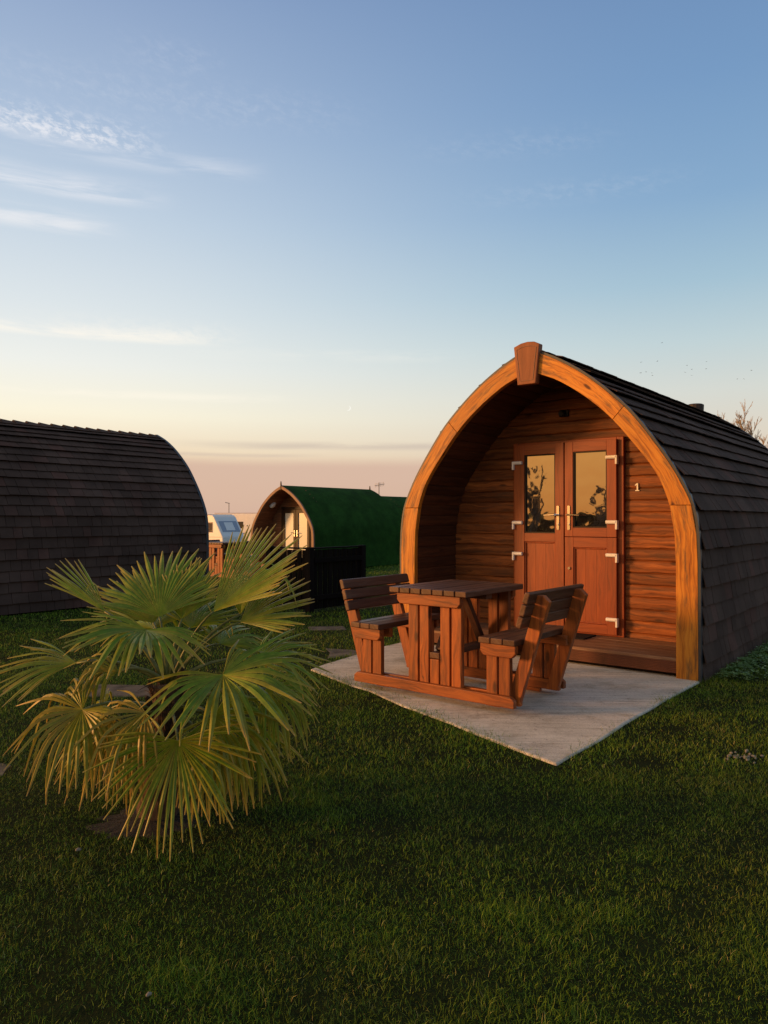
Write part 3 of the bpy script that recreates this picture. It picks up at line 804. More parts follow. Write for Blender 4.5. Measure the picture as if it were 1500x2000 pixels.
# ------------------------------------------------------------------ picnic table with two attached benches
def make_table(root):
    b = .005
    RW = .716
    for s in (-1, 1):
        yo = s * .41; th = .043
        def Y(a, c): return (min(a, c), max(a, c))
        # base rail: outer and inner board
        for k, (ya, yb) in enumerate((Y(yo, yo - s * th), Y(yo - s * 2 * th - s * .004, yo - s * 3 * th))):
            mb = MB(); w = RW
            poly = [(-w, .03), (w, .03), (w, .082), (w - .03, .107), (-w + .03, .107), (-w, .082)]
            mb.prism(poly, (0, ya, 0), (1, 0, 0), (0, 0, 1), (0, yb - ya, 0), 0)
            for fx in ((-.5, .5) if k else ()): mb.box((fx - .06, ya + .002, 0), (fx + .06, yb - .002, .0295), 0)
            mb.build('base_rail', 'table_wood', root, b)
        y0, y1 = Y(yo - s * th - s * .002, yo - s * 2 * th - s * .002)
        # centre legs, two pairs, and the short middle post
        for x0, x1 in ((-.208, -.118), (-.104, -.020), (.083, .167), (.182, .268)):
            mb = MB(); mb.box((x0 - .0, y0, .04), (x1, y1, .758), 2); mb.build('leg', 'table_wood', root, b)
        mb = MB(); mb.box((-.008, y0, .04), (.072, y1, .283), 2); mb.build('short_post', 'table_wood', root, b)
        # cap under the top
        ya, yb = Y(yo, yo - s * th)
        mb = MB(); mb.prism([(-.285, .76), (.285, .76), (.285, .71), (.258, .68), (-.258, .68), (-.285, .71)], (0, ya, 0), (1, 0, 0), (0, 0, 1), (0, yb - ya, 0), 0)
        mb.build('top_bearer', 'table_wood', root, b)
        for q in (-1, 1):
            # bench legs and cap
            for x0, x1 in ((.475, .562), (.575, .662)):
                mb = MB(); xa, xb = sorted((q * x0, q * x1)); mb.box((xa, y0, .04), (xb, y1, .45), 2); mb.build('bench_leg', 'table_wood', root, b)
            poly = [(.452, .457), (.728, .457), (.728, .405), (.70, .373), (.478, .373), (.452, .400)]
            mb = MB(); mb.prism([(q * a, c) for a, c in poly], (0, ya, 0), (1, 0, 0), (0, 0, 1), (0, yb - ya, 0), 0); mb.build('seat_bearer', 'table_wood', root, b)
            # inner bearer beside the raked post
            ia, ib = Y(yo - s * 3.15 * th, yo - s * 4.1 * th)
            mb = MB(); mb.box((min(q * .46, q * .80), ia, .385), (max(q * .46, q * .80), ib, .456), 0); mb.build('seat_bearer', 'table_wood', root, b)
            # raked back post
            pa, pb = Y(yo - s * 2.05 * th, yo - s * 3.1 * th)
            mb = MB(); poly = [(.61, .03), (.705, .03), (.935, .765), (.893, .806), (.846, .806)]
            mb.prism([(q * a, c) for a, c in poly], (0, pa, 0), (1, 0, 0), (0, 0, 1), (0, pb - pa, 0), 1); mb.build('back_post', 'table_wood', root, b)
    # tabletop planks
    mb = MB(); x = -.345
    for i in range(7):
        mb.box((x, -.428 + rnd.uniform(0, .004), .762), (x + .093, .428 - rnd.uniform(0, .004), .805 + rnd.uniform(-.0015, .001)), 1); x += .0995
    mb.build('tabletop', 'table_top_wood', root, .006)
    for q in (-1, 1):
        mb = MB(); x = .448
        for i in range(3):
            xa, xb = sorted((q * x, q * (x + .092))); mb.box((xa, -.432 + rnd.uniform(0, .004), .459), (xb, .432, .501 + rnd.uniform(-.001, .001)), 1); x += .097
        mb.build('seat', 'table_top_wood', root, .006)
        # three back slats on the inner face of the posts
        d = Vector((.236, 0, .776)).normalized(); n = Vector((-d.z, 0, d.x))
        mb = MB(); base = Vector((.613, 0, .03))
        for k in range(3):
            l0 = .575 + k * .088; h = .081
            o = base + d * l0 - d * 0.0
            poly = [(0, .0), (h, .0), (h, .042), (0, .042)]
            if k == 2: poly = [(0, 0), (h, 0), (h, .03), (h - .012, .042), (0, .042)]
            P0 = Vector((q * o.x, -.437, o.z)); D = Vector((q * d.x, 0, d.z)); N = Vector((q * n.x, 0, n.z))
            mb.prism(poly, P0, D, N, (0, .872, 0), 2)
        mb.build('backrest', 'table_top_wood', root, .008)
    # stretcher and two diagonal braces below the top
    mb = MB(); mb.box((-.012, -.365, .288), (.076, .365, .332), 1); mb.build('stretcher', 'table_top_wood', root, b)
    for s in (-1, 1):
        mb = MB(); mb.bar((.033, s * .30, .34), (.033, s * .02, .755), .06, .043, (1, 0, 0)); mb.build('brace', 'table_top_wood', root, b)
    mb = MB(); mb.box((-.285, -.045, .715), (.285, -.002 + .045, .760), 0); mb.build('top_bearer', 'table_top_wood', root, b)

tb = empty('picnic_table', pod_w(O_MAIN, .165, -1.50, .022), ROTZ, 'brown timber picnic table with joined benches on the concrete pad before the number 1 pod', 'picnic table', 'picnic tables')
make_table(tb)

# ------------------------------------------------------------------ turf roofed pods
GL = 3.72; GS = 1.21 / 1.537; GZ = 2.21 / 2.955
def make_green_pod(root):
    PO = Prof(HW_OUT, GS, GZ)
    PI = Prof(HW_OUT, GS, GZ, offs=-.075)
    mb = MB(); PR = Prof(HW_OUT, GS, GZ, offs=.012); shell(mb, PR, .03, GL, 30)
    pts = PR.full(30); mb.face([(x, GL, z) for x, z in pts], [(0, 0)] * len(pts)); mb.build('turf_roof', 'roof_turf', root, 0, True)
    for side in (1, -1):
        mb = MB(); arch_piece(mb, PO, PI, (0, PO.L), (0, PI.L), -.01, .05, side, 30); mb.build('arch_board', 'far_arch', root, .004)
    mb = MB(); pr = .62; s = 0
    PL = Prof(HW_OUT, GS, GZ, offs=-.06)
    while s < PL.L - .005:
        e = min(s + .10, PL.L); a = PL.at(s); b = PL.at(e); n = -PL.nrm((s + e) / 2); d = b - a; L = float(np.linalg.norm(d)); d = d / L
        for side in (1, -1): clad_strip(mb, (side * a[0], .05, a[1]), (side * a[0], pr + .05, a[1]), (side * n[0], 0, n[1]), (side * d[0], 0, d[1]), L, .008)
        s = e
    mb.build('porch_lining', 'far_clad', root)
    mb = MB(); z = 0.0
    while z < 2.06:
        hw = max(PL.x_of_z(z), .05) + .02; clad_strip(mb, (-hw, pr, z), (hw, pr, z), (0, -1, 0), (0, 0, 1), .10, .01); z += .10
    mb.build('front_wall', 'far_clad', root)
    mb = MB(); mb.box((-1.12, .03, .0), (1.12, pr, .10)); mb.build('deck', 'deck_wood', root)
    mb = MB(); y = pr - .05
    for a, b_ in (((-.59, y, .10), (-.52, pr + .01, 1.66)), ((.52, y, .10), (.59, pr + .01, 1.66))): mb.box(a, b_, 2)
    mb.box((-.52, y, 1.59), (.52, pr + .01, 1.66)); mb.build('door_frame', 'dark_brown_frame', root)
    for s in (-1, 1):
        mb = MB(); x0, x1 = sorted((s * .008, s * .515)); y = pr - .075
        mb.box((x0, y, .12), (x0 + .085, pr, 1.58), 2); mb.box((x1 - .085, y, .12), (x1, pr, 1.58), 2)
        mb.box((x0 + .085, y, .12), (x1 - .085, pr, .24)); mb.box((x0 + .085, y, 1.49), (x1 - .085, pr, 1.58))
        d = mb.build('door', 'dark_brown_frame', root)
        mb = MB(); mb.box((x0 + .08, y + .02, .23), (x1 - .08, y + .03, 1.50)); mb.build('window', 'frosted_pane', d)
        mb = MB(); mb.box((s * .05 - .012, y - .01, .85), (s * .05 + .012, y, 1.02)); mb.tube([(s * .05, y, .95), (s * .05, y - .04, .95), (s * .15, y - .04, .95)], .009, 6); mb.build('handle', 'chrome', d)
    for yy in (-.005, GL - .03):
        mb = MB(); mb.prism([(-.012, 2.10), (.012, 2.10), (.016, 2.25), (0, 2.33), (-.016, 2.25)], (0, yy - .015, 0), (1, 0, 0), (0, 0, 1), (0, .03, 0), 1); mb.build('finial', 'dark_brown_frame', root)
    mb = MB(); zl = 1.72; xl = -PL.x_of_z(zl) + .01; mb.tube([(xl - .02, .30, zl), (xl + .035, .30, zl - .02), (xl + .06, .30, zl - .03)], [.10, .10, .06], 14, True, .7); mb.build('porch_lamp', 'lamp_white', root, 0, True)

gp = empty('turf_pod', Vector((-1.795 - .7804 * 1.21, 19.0 + .6252 * 1.21, 0)), ROTZ, 'small pod roofed in green artificial grass with two white glazed doors showing', 'pod', 'camping pods')
make_green_pod(gp)
gp2 = copy_tree(gp); gp2['label'] = 'second green turf roofed pod, mostly hidden between the nearer turf pod and the amber arch'
gp2.location = (-.35, 29.1, 0)

tb2 = copy_tree(tb); tb2['label'] = 'small distant picnic table with orange lit legs, beyond the palm near the white caravans'
tb2.location = (-3.59, 17.05, .0)

# ------------------------------------------------------------------ dark slat fence
fn = empty('slat_fence', (-1.07, 10.7, 0), ROTZ, 'low black stained corner fence of upright slats on the grass behind the palm', 'fence')
def fence_run(A, B, name):
    A = Vector(A); B = Vector(B); L = (B - A).length; d = (B - A) / L; n = int(L / .098); mb = MB()
    for i in range(n):
        p = A + d * ((i + .5) * L / n); w = .084; h = .885 + rnd.uniform(-.006, .006)
        nn = Vector((-d.y, d.x, 0))
        mb.prism([(-w / 2, .03), (w / 2, .03), (w / 2, h), (-w / 2, h)], p - nn * .011, d, (0, 0, 1), nn * .022, 1)
    mb.build('slat_panel', 'fence_wood', fn, .003)
    mb = MB(); nn = Vector((-d.y, d.x, 0))
    for z in (.16, .70):
        a = A + nn * .0125 * (1 if name else -1); s = 1 if name else -1
        mb.prism([(0, z), (L, z), (L, z + .07), (0, z + .07)], a, d, (0, 0, 1), nn * .035 * s, 0)
    mb.prism([(-.0, .90), (L, .90), (L, .922), (0, .922)], A - nn * .035, d, (0, 0, 1), nn * .07, 0)
    mb.build('rail', 'fence_wood', fn, .003)
fence_run((0, .06, 0), (0, 1.12, 0), False)
fence_run((-.78, 0, 0), (-.05, 0, 0), True)
for (x, y) in ((0, 0), (0, 1.16), (-.83, 0)):
    mb = MB(); mb.box((x - .045, y - .045, -.1), (x + .045, y + .045, .93), 2); mb.build('post', 'fence_wood', fn, .004)

# ------------------------------------------------------------------ caravans
def make_caravan(root, W, L, prof, front_mat):
    """x = length (front at +x), y = width, profile in x-z"""
    mb = MB(); mb.prism(prof, (0, -W / 2, 0), (1, 0, 0), (0, 0, 1), (0, W, 0)); mb.build('body', 'caravan_white', root, .06)
    return root
PF = [(-4.6, .45), (0.0, .45), (.10, .60), (.06, .95), (-.80, 2.35), (-.95, 2.48), (-1.2, 2.52), (-4.6, 2.52)]
cv = empty('caravan', (-10.75, 52.9, -.93), math.atan2(-.56, .83), 'white touring caravan with a sloping pale blue front window, beyond the far picnic table', 'caravan', 'caravans')
make_caravan(cv, 2.15, 4.6, PF, None)
sl = Vector((-.86, 0, 1.40)).normalized(); nf = Vector((sl.z, 0, -sl.x))
def on_front(mb, x_lo, z_lo, l0, l1, y0, y1, th, push):
    P = Vector((x_lo, y0, z_lo)) + sl * l0 + nf * push
    mb.prism([(0, 0), (l1 - l0, 0), (l1 - l0, y1 - y0), (0, y1 - y0)], P, sl, (0, 1, 0), nf * th)
mb = MB(); on_front(mb, .06, .95, .02, 1.62, -1.02, 1.02, .012, .002); mb.build('front_panel', 'caravan_pale', cv, .01)
mb = MB(); on_front(mb, .06, .95, .40, 1.30, -.86, .86, .02, .015); fw_ = mb.build('front_window', 'caravan_glass', cv, .03)
mb = MB(); on_front(mb, .06, .95, .52, 1.18, -.42, .42, .006, .0365); mb.build('blind', 'caravan_pale', fw_)
mb = MB(); mb.box((.085, -1.0, .50), (.115, 1.0, .92)); mb.build('gas_locker_lid', 'caravan_pale', cv, .01)
for s in (-1, 1):
    mb = MB(); mb.box((-1.95, s * 1.075 - .012, 1.30), (-.95, s * 1.075 + .012, 1.95)); w_ = mb.build('side_window', 'caravan_side_glass', cv, .005)
    mb = MB()
    for bx in ((-1.99, 1.26, -.91, 1.30), (-1.99, 1.95, -.91, 1.99), (-1.99, 1.30, -1.95, 1.95), (-.95, 1.30, -.91, 1.95)): mb.box((bx[0], s * 1.075 - .016, bx[1]), (bx[2], s * 1.075 + .016, bx[3]))
    mb.build('frame', 'caravan_rail', w_)
    mb = MB(); mb.box((-4.5, s * 1.077 - .008, .93), (0.0, s * 1.077 + .008, .955)); mb.build('trim_strip', 'caravan_rail', cv)
    mb = MB(); mb.tube([(-2.9, s * .95, .34), (-2.9, s * 1.05, .34)], .32, 16); mb.build('wheel', 'tyre_black', cv)
mb = MB(); mb.box((-4.5, -1.09, 2.50), (-1.2, 1.09, 2.545)); mb.build('roof_rail', 'caravan_rail', cv, .02)
mb = MB(); mb.bar((0.05, -.3, .42), (1.1, 0, .42), .06, .06); mb.bar((0.05, .3, .42), (1.1, 0, .42), .06, .06); mb.tube([(.95, 0, .42), (.95, 0, 0)], .03, 6); mb.build('hitch', 'tyre_black', cv)

cv2 = empty('caravan', (-11.4, 60.5, -.93), math.atan2(.42, -.91), 'pale caravan side on with a small dark window and a door, behind the sloping caravan', 'caravan', 'caravans')
P2 = [(-2.6, .45), (2.6, .45), (2.7, .6), (2.5, 2.5), (2.3, 2.65), (-2.4, 2.65), (-2.6, 2.5)]
mb = MB(); mb.prism(P2, (0, -1.1, 0), (1, 0, 0), (0, 0, 1), (0, 2.2, 0)); mb.build('body', 'caravan_white', cv2, .06)
mb = MB(); mb.box((-.35 - .35, 1.09, 1.45), (.35 - .35 + .10, 1.115, 2.0)); mb.build('side_window', 'rubber_black', cv2, .03)
mb = MB(); mb.box((-1.65, 1.09, .65), (-1.02, 1.108, 2.42)); dr = mb.build('door', 'caravan_white', cv2, .01)
mb = MB(); mb.box((-1.12, 1.10, 1.62), (-1.05, 1.125, 1.72)); mb.build('handle', 'tyre_black', dr)
mb = MB(); mb.box((-2.5, 1.09, .98), (2.5, 1.106, 1.12)); mb.build('stripe', 'caravan_stripe', cv2)
mb = MB(); mb.box((-2.3, -1.02, 2.64), (2.2, 1.02, 2.70)); mb.build('roof_rail', 'caravan_rail', cv2, .02)
for s in (-1, 1):
    mb = MB(); mb.tube([(.3, s * .98, .34), (.3, s * 1.06, .34)], .32, 16); mb.build('wheel', 'tyre_black', cv2)

# ------------------------------------------------------------------ aerials
ae = empty('aerial_pole', (-14.1, 67.5, -.93), 0, 'thin tall aerial pole with a bent top, rising above the caravan roofs', 'aerial')
mb = MB(); mb.tube([(0, 0, 0), (0, 0, 3.65)], .035, 6); mb.build('pole', 'grey_metal', ae)
mb = MB(); mb.tube([(.06, 0, 3.62), (-.34, 0, 3.70)], .03, 6); mb.build('head', 'grey_metal', ae)
ae2 = empty('tv_aerial', (-.27, 40.0, -.43), 0, 'small pronged television aerial showing above the far end of the green roof', 'aerial')
mb = MB(); mb.tube([(0, 0, 0), (0, 0, 3.7)], .022, 6); mb.build('pole', 'grey_metal', ae2)
mb = MB(); mb.tube([(-.24, 0, 3.52), (.30, 0, 3.62)], .013, 5)
for k in range(6): x = -.2 + k * .09; mb.tube([(x, 0, 3.53 + (x + .24) * .18 - .11), (x, 0, 3.53 + (x + .24) * .18 + .11)], .010, 5)
mb.build('prongs', 'grey_metal', ae2)

# ------------------------------------------------------------------ palm
PALM = Vector((-1.03, 3.38, 0))
CROWN = Vector((-.985, 3.40, .58))
def at_px(px, py, Y): return Vector(((px - 750) / 1450 * Y, Y, CAM_H + (1012 - py) / 1450 * Y))
palm = empty('palm', PALM, 0, 'young fan palm on the lawn with green upper fronds and yellowed hanging lower ones', 'palm')
def local(v): return Vector(v) - PALM
# trunk
mb = MB(); pts = []; rad = []
for i in range(12):
    t = i / 11; pts.append(local(PALM.lerp(CROWN, t))); rad.append(.085 * (1 - .35 * t) + .012 * (i % 2))
pts[0].z = -.05
mb.tube(pts, rad, 12); trunk = mb.build('trunk', 'palm_fibre', palm)
mb = MB()
for i in range(150):
    t = rnd.uniform(.15, 1.0); a = rnd.uniform(0, 6.283); c = PALM.lerp(CROWN, t); r0 = .085 * (1 - .35 * t)
    p = c + Vector((math.cos(a), math.sin(a), 0)) * r0
    up = rnd.uniform(-.05, .10); out = rnd.uniform(.015, .075)
    q = p + Vector((math.cos(a + rnd.uniform(-.5, .5)) * out, math.sin(a + rnd.uniform(-.5, .5)) * out, up))
    mb.tube([local(p), local(p.lerp(q, .5) + Vector((0, 0, .02))), local(q)], [.004, .003, .001], 3)
mb.build('fibre', 'palm_fibre', trunk)
mb = MB()
for i in range(26):     # old leaf bases
    t = rnd.uniform(.25, 1.0); a = i * 2.4; c = PALM.lerp(CROWN, t); r0 = .08 * (1 - .35 * t); dv = Vector((math.cos(a), math.sin(a), 0))
    mb.tube([local(c + dv * (r0 - .01)), local(c + dv * (r0 + .02) + Vector((0, 0, .05))), local(c + dv * (r0 + .045) + Vector((0, 0, .10)))], [.022, .016, .009], 6, True, .6)
mb.build('leaf_base', 'palm_fibre', trunk)

def frond(H, A, N, spread, L, droop, tone, nb=36, join=.45, start=None, seed=0, minr=.72, cap=.034):
    rs = random.Random(seed * 13 + 5)
    H = Vector(H); A = Vector(A).normalized(); N = Vector(N); N = (N - A * N.dot(A)).normalized(); B = N.cross(A)
    sp = R(spread); mb = MB(); tones = []; along = []; rims = []
    dth = sp / nb
    cup = .22
    for k in range(nb):
        th = -sp / 2 + (k + .5) * dth + rs.uniform(-.28, .28) * dth * (1 if join < .5 else .35)
        e = abs(th) / (sp / 2)
        Lk = L * (1 - (1 - minr) * e ** 2) * rs.uniform(.84, 1.07)
        d = (A * math.cos(th) + B * math.sin(th) + N * cup * (.3 + .7 * e)).normalized()
        side = (N.cross(d)).normalized()
        p = H.copy(); m = 9; ds = Lk / m; bk = rs.random() < (.12 if join < .5 else .04)
        g = droop * rs.uniform(.4, 1.8); tk = min(1, max(0, tone + rs.uniform(-.22, .25)))
        i0 = len(mb.v)
        for j in range(m + 1):
            t = j / m; r = t * Lk
            wmax = max(join * Lk * dth * .98, .014)
            if t <= join: w = max(.004, r * dth * .93)
            else: w = max(.004, min(wmax, .030) * (1 - ((t - join) / (1 - join)) ** 2.2 * .80))
            w = min(w, cap)
            nn = side.cross(d).normalized()
            fold = (.50 if join < .5 else .36) * w * (1 - .35 * t)
            for q, dz in ((-.5, 0), (0, -fold), (.5, 0)):
                mb.v.append(tuple(local(p + side * (q * w) + nn * dz)))
            tones.extend([tk] * 3); along.extend([t] * 3); rims.extend([1.0, 0.0, 1.0])
            if j < m:
                gg = g * (.25 + 3.2 * math.exp(-((t - .48) / .14) ** 2))
                if bk and t > .5: gg += 2.2
                d = (d + Vector((0, 0, -1)) * gg * ds / max(L, .1) * 3.0).normalized()
                side = (side - d * side.dot(d)).normalized()
                p = p + d * ds
        for j in range(m):
            a = i0 + 3 * j
            for c in (0, 1):
                mb.f.append([a + c, a + c + 1, a + c + 4, a + c + 3]); mb.uv.extend([(0, 0), (1, 0), (1, 1), (0, 1)])
    mb.att = {'tone': tones, 'along': along, 'rim': rims}
    fr = mb.build('frond', 'palm_leaf', palm, 0, False)
    # stalk from the crown to the hub
    S = Vector(start) if start else CROWN + Vector((rs.uniform(-.03, .03), rs.uniform(-.03, .03), rs.uniform(-.06, .06)))
    mid = S.lerp(H, .5) + Vector((0, 0, .05 + .10 * (H - S).length))
    pts = []
    for i in range(8):
        t = i / 7; pts.append(local(S * (1 - t) ** 2 + mid * 2 * t * (1 - t) + H * t * t))
    mb = MB(); mb.tube(pts, [.011 - .006 * i / 7 for i in range(8)], 6, True, .6); mb.build('stalk', 'palm_stalk', fr, 0, True)

FR = [  # hub px, hub py, depth, axis, normal, spread, length, droop, tone, blades, joined share
    (418, 1194, 3.36, (.72, .20, .60), (-.42, -.70, .56), 86, .52, .02, .08, 28, .74),
    (470, 1215, 3.42, (.93, .15, .38), (-.25, -.66, .68), 104, .37, .05, .12, 22, .66),
    (312, 1204, 3.42, (-.10, .60, .66), (.0, -.70, .70), 150, .42, .08, .06, 28, .62),
    (372, 1226, 3.58, (.22, .75, .36), (.0, -.55, .80), 150, .34, .12, .06, 26, .62),
    (205, 1194, 3.40, (-.78, .0, .62), (.55, -.35, .75), 64, .35, .05, .12, 14, .6),
    (286, 1230, 3.16, (-.10, -.75, -.05), (.15, -.16, .97), 240, .38, .20, .10, 30, .54),
    (150, 1295, 3.34, (-.98, -.20, -.05), (-.12, -.52, .84), 92, .38, .16, .28, 22, .62),
    (162, 1386, 3.12, (-.45, -.35, -.30), (-.15, -.66, .72), 290, .40, .50, .48, 32, .34),
    (285, 1392, 3.08, (-.70, -.55, -.25), (.0, -.50, .86), 190, .37, .62, .62, 22, .34),
    (348, 1446, 2.97, (.03, -.40, -.86), (.0, -.88, .46), 215, .41, .10, .26, 34, .36),
    (436, 1318, 3.06, (.55, -.62, -.15), (.02, -.45, .88), 280, .45, .20, .14, 36, .46),
    (418, 1398, 3.24, (.55, -.20, -.50), (-.10, -.75, .65), 220, .43, .40, .26, 28, .36),
    (520, 1345, 3.36, (.70, -.05, -.30), (.0, -.60, .80), 170, .36, .55, .14, 24, .42),
    (470, 1200, 3.62, (.05, .30, .92), (-.2, -.9, .2), 70, .20, .0, .0, 14, .55),
    (300, 1228, 3.80, (-.35, .82, .20), (-.1, -.35, .93), 190, .42, .25, .06, 28, .56),
    (430, 1258, 3.82, (.45, .80, .10), (.1, -.35, .93), 190, .42, .30, .06, 28, .56),
    (205, 1390, 3.62, (-.62, .30, -.40), (-.3, -.5, .8), 180, .38, .45, .34, 22, .36),
    (425, 1415, 3.62, (.45, .35, -.50), (.2, -.5, .8), 180, .38, .45, .25, 22, .36),
    (262, 1418, 3.26, (-.30, -.20, -.85), (-.2, -.85, .45), 160, .36, .60, .70, 22, .35),
    (400, 1452, 3.34, (.25, -.10, -.90), (.1, -.85, .45), 160, .36, .50, .55, 22, .35),
    (232, 1312, 3.30, (-.55, -.25, .25), (.0, -.5, .85), 120, .28, .80, .50, 14, .4),
    (356, 1208, 3.46, (.12, .45, .72), (-.10, -.78, .60), 110, .30, .04, .07, 26, .66),
    (215, 1402, 3.20, (-.25, -.40, -.80), (-.1, -.8, .55), 170, .36, .30, .50, 24, .34),
    (300, 1216, 3.60, (-.45, .55, .50), (.1, -.70, .70), 120, .40, .04, .06, 24, .62),
    (500, 1290, 3.55, (.7, .1, .05), (.1, -.55, .83), 150, .38, .25, .10, 24, .5),
    (480, 1425, 3.50, (.45, -.05, -.78), (.2, -.75, .6), 170, .36, .4, .25, 22, .34),
]
for k, (px, py, Y, A, N, sp, L, dr_, tn, nb, jn) in enumerate(FR):
    st_ = CROWN + Vector((0, 0, -.12 if A[2] < -.1 else .02)) + Vector(((at_px(px, py, Y) - CROWN).x * .06, (at_px(px, py, Y) - CROWN).y * .06, 0))
    frond(at_px(px, py, Y), A, N, sp, L, dr_, tn, nb, jn, st_, k, .72, .036 if jn > .45 else .021)

# mulch ring round its foot
mb = MB(); cc = PALM + Vector((-.02, -.05, 0)); prof = []
n = 40
ring = [(cc.x + math.cos(a) * r_, cc.y + math.sin(a) * r_ * .85) for a, r_ in ((2 * math.pi * i / n, .27 + rnd.uniform(-.07, .07)) for i in range(n))]
for i in range(n):
    a = ring[i]; b = ring[(i + 1) % n]
    mb.face([(cc.x, cc.y, .018), (a[0], a[1], float(ground_z(*a)) - .004), (b[0], b[1], float(ground_z(*b)) - .004)], [(0, 0)] * 3)
soil = mb.build('soil', 'bark_mulch', None, 0, True); tag(soil, kind='structure')

# ------------------------------------------------------------------ bare trees
def bare_tree(name, loc, H, label, seed, group, spread=.5, levels=5, dens=1.0, rmin=.012):
    rs = random.Random(seed); t = empty(name, loc, 0, label, 'tree', group)
    tr = MB(); tw = MB(); cnt = [0]
    def grow(p, d, L, r, lev):
        n = 4; pts = [p]; q = p.copy(); dd = d.copy()
        for i in range(n):
            dd = (dd + Vector((rs.uniform(-.14, .14), rs.uniform(-.14, .14), rs.uniform(-.02, .12)))).normalized(); q = q + dd * (L / n); pts.append(q.copy())
        (tr if lev == 0 else tw).tube(pts, [max(rmin, r * (1 - .5 * i / n)) for i in range(n + 1)], 7 if lev < 2 else 3, False)
        if lev >= levels: return
        k = int((7 if lev == 0 else rs.choice([3, 4, 5])) * dens)
        for i in range(k):
            f = rs.uniform(.3, 1.0) if lev else rs.uniform(.22, 1.0)
            idx = min(n - 1, int(f * n)); b = pts[idx].lerp(pts[idx + 1], f * n - idx)
            a = rs.uniform(0, 6.283); o = dd.orthogonal().normalized(); o2 = dd.cross(o)
            sdir = (dd * rs.uniform(.75, 1.1) + (o * math.cos(a) + o2 * math.sin(a)) * rs.uniform(spread * .6, spread * 1.3)).normalized()
            grow(b, sdir, L * rs.uniform(.45, .68), r * .5, lev + 1)
    grow(Vector((0, 0, -.2)), Vector((0, 0, 1)), H * .52, H * .016, 0)
    tr.build('trunk', 'bare_bark', t); tw.build('crown', 'bare_twig', t)
    return t
bare_tree('bare_tree', (31.2, 61, -.9), 11.0, 'leafless slender tree at the right edge behind the number 1 pod, the taller one', 3, 'bare trees', .30, 5, 1.05, .016)
bare_tree('bare_tree', (29.0, 58, -.9), 9.2, 'leafless slender tree beside the taller one, nearest the number 1 pod roof', 11, 'bare trees', .28, 5, 1.05, .016)
bare_tree('bare_tree', (-20.3, -1.7, 0), 3.7, 'leafless tree reflected in the left door pane', 21, 'bare trees', .28, 5, 1.0, .015)
bare_tree('bare_tree', (-18.0, -3.8, 0), 2.9, 'leafless tree reflected in the right door pane', 23, 'bare trees', .34, 5, .9, .013)

def hedge():
    n = 9000; r = np.random.default_rng(4)
    t = r.random(n); base = np.stack([-34 + 26 * t, 2 - 30 * t], 1)
    top = 1.15 + .3 * np.sin(t * 23) + .25 * np.sin(t * 57)
    P = np.stack([base[:, 0] + r.normal(0, .5, n), base[:, 1] + r.normal(0, .5, n), r.random(n) ** .7 * top], 1)
    mb = MB(); s = .16
    U = r.normal(0, 1, (n, 3)); W = r.normal(0, 1, (n, 3))
    U /= np.linalg.norm(U, axis=1)[:, None]; W = np.cross(U, W); W /= np.linalg.norm(W, axis=1)[:, None]
    for p, u, w in zip(P, U, W):
        mb.face([p - u * s, p + w * s * .6, p + u * s, p - w * s * .6], [(0, 0)] * 4)
    o = mb.build('hedge', 'hedge_leaf'); tag(o, 'dark hedge along the field edge, seen only as a reflection in the door panes', 'hedge', None, 'stuff')
hedge()

# ------------------------------------------------------------------ birds far off
bm_ = MB(); 
bm_.face([(0, -.02, 0), (.10, .05, .05), (.30, .0, .03), (.10, -.04, .05)], [(0, 0)] * 4)
bm_.face([(0, -.02, 0), (-.10, -.04, .05), (-.30, .0, .03), (-.10, .05, .05)], [(0, 0)] * 4)
bm_.tube([(0, .13, 0), (0, .08, .0), (0, 0, -.005), (0, -.12, .0), (0, -.2, .0)], [.008, .03, .045, .03, .012], 6)
bird0 = None
BIRDS = [(1294, 669), (1253, 707), (1285, 705), (1263, 726), (1274, 728), (1252, 728), (1343, 713), (1352, 721), (1339, 727), (1381, 706), (1380, 720), (1469, 723), (1454, 740), (1441, 740), (1352, 733), (1275, 733)]
for k, (px, py) in enumerate(BIRDS):
    if bird0 is None:
        o = bird0 = bm_.build('bird', 'bird_dark')
    else:
        o = bird0.copy(); COL.objects.link(o)
    o.location = at_px(px, py, 150 + 9 * (k % 5)); o.rotation_euler = (rnd.uniform(-.3, .3), rnd.uniform(-.5, .5), rnd.uniform(0, 6.28))
    tag(o, 'tiny dark bird in the distant flock flying above the shingled pod roof', 'bird', 'birds in the flock above the roof')

# ------------------------------------------------------------------ grass
def in_poly(x, y, poly):
    ins = np.zeros(len(x), bool); n = len(poly)
    for i in range(n):
        x1, y1 = poly[i][0], poly[i][1]; x2, y2 = poly[(i + 1) % n][0], poly[(i + 1) % n][1]
        c = ((y1 > y) != (y2 > y)); xi = (x2 - x1) * (y - y1) / (y2 - y1 + 1e-12) + x1
        ins ^= c & (x < xi)
    return ins
def rect_poly(O, x0, x1, y0, y1): return [pod_w(O, *c) for c in ((x0, y0), (x1, y0), (x1, y1), (x0, y1))]
def inset(poly, d):
    c = sum((Vector((p[0], p[1], 0)) for p in poly), Vector()) / len(poly)
    out = []
    for p in poly:
        v = Vector((p[0], p[1], 0)) - c; out.append(c + v * (1 - d / v.length))
    return out
EXCL = [inset(PAD, .15), rect_poly(pod2.location, -1.5, 1.5, 0, POD_L), rect_poly(gp.location, -1.2, 1.2, 0, GL)] + [inset([Vector((a, b, 0)) for a, b in s_], .17) for s_ in STONES]
RIMS = [inset(PAD, .035)] + [inset([Vector((a, b, 0)) for a, b in s_], .03) for s_ in STONES]

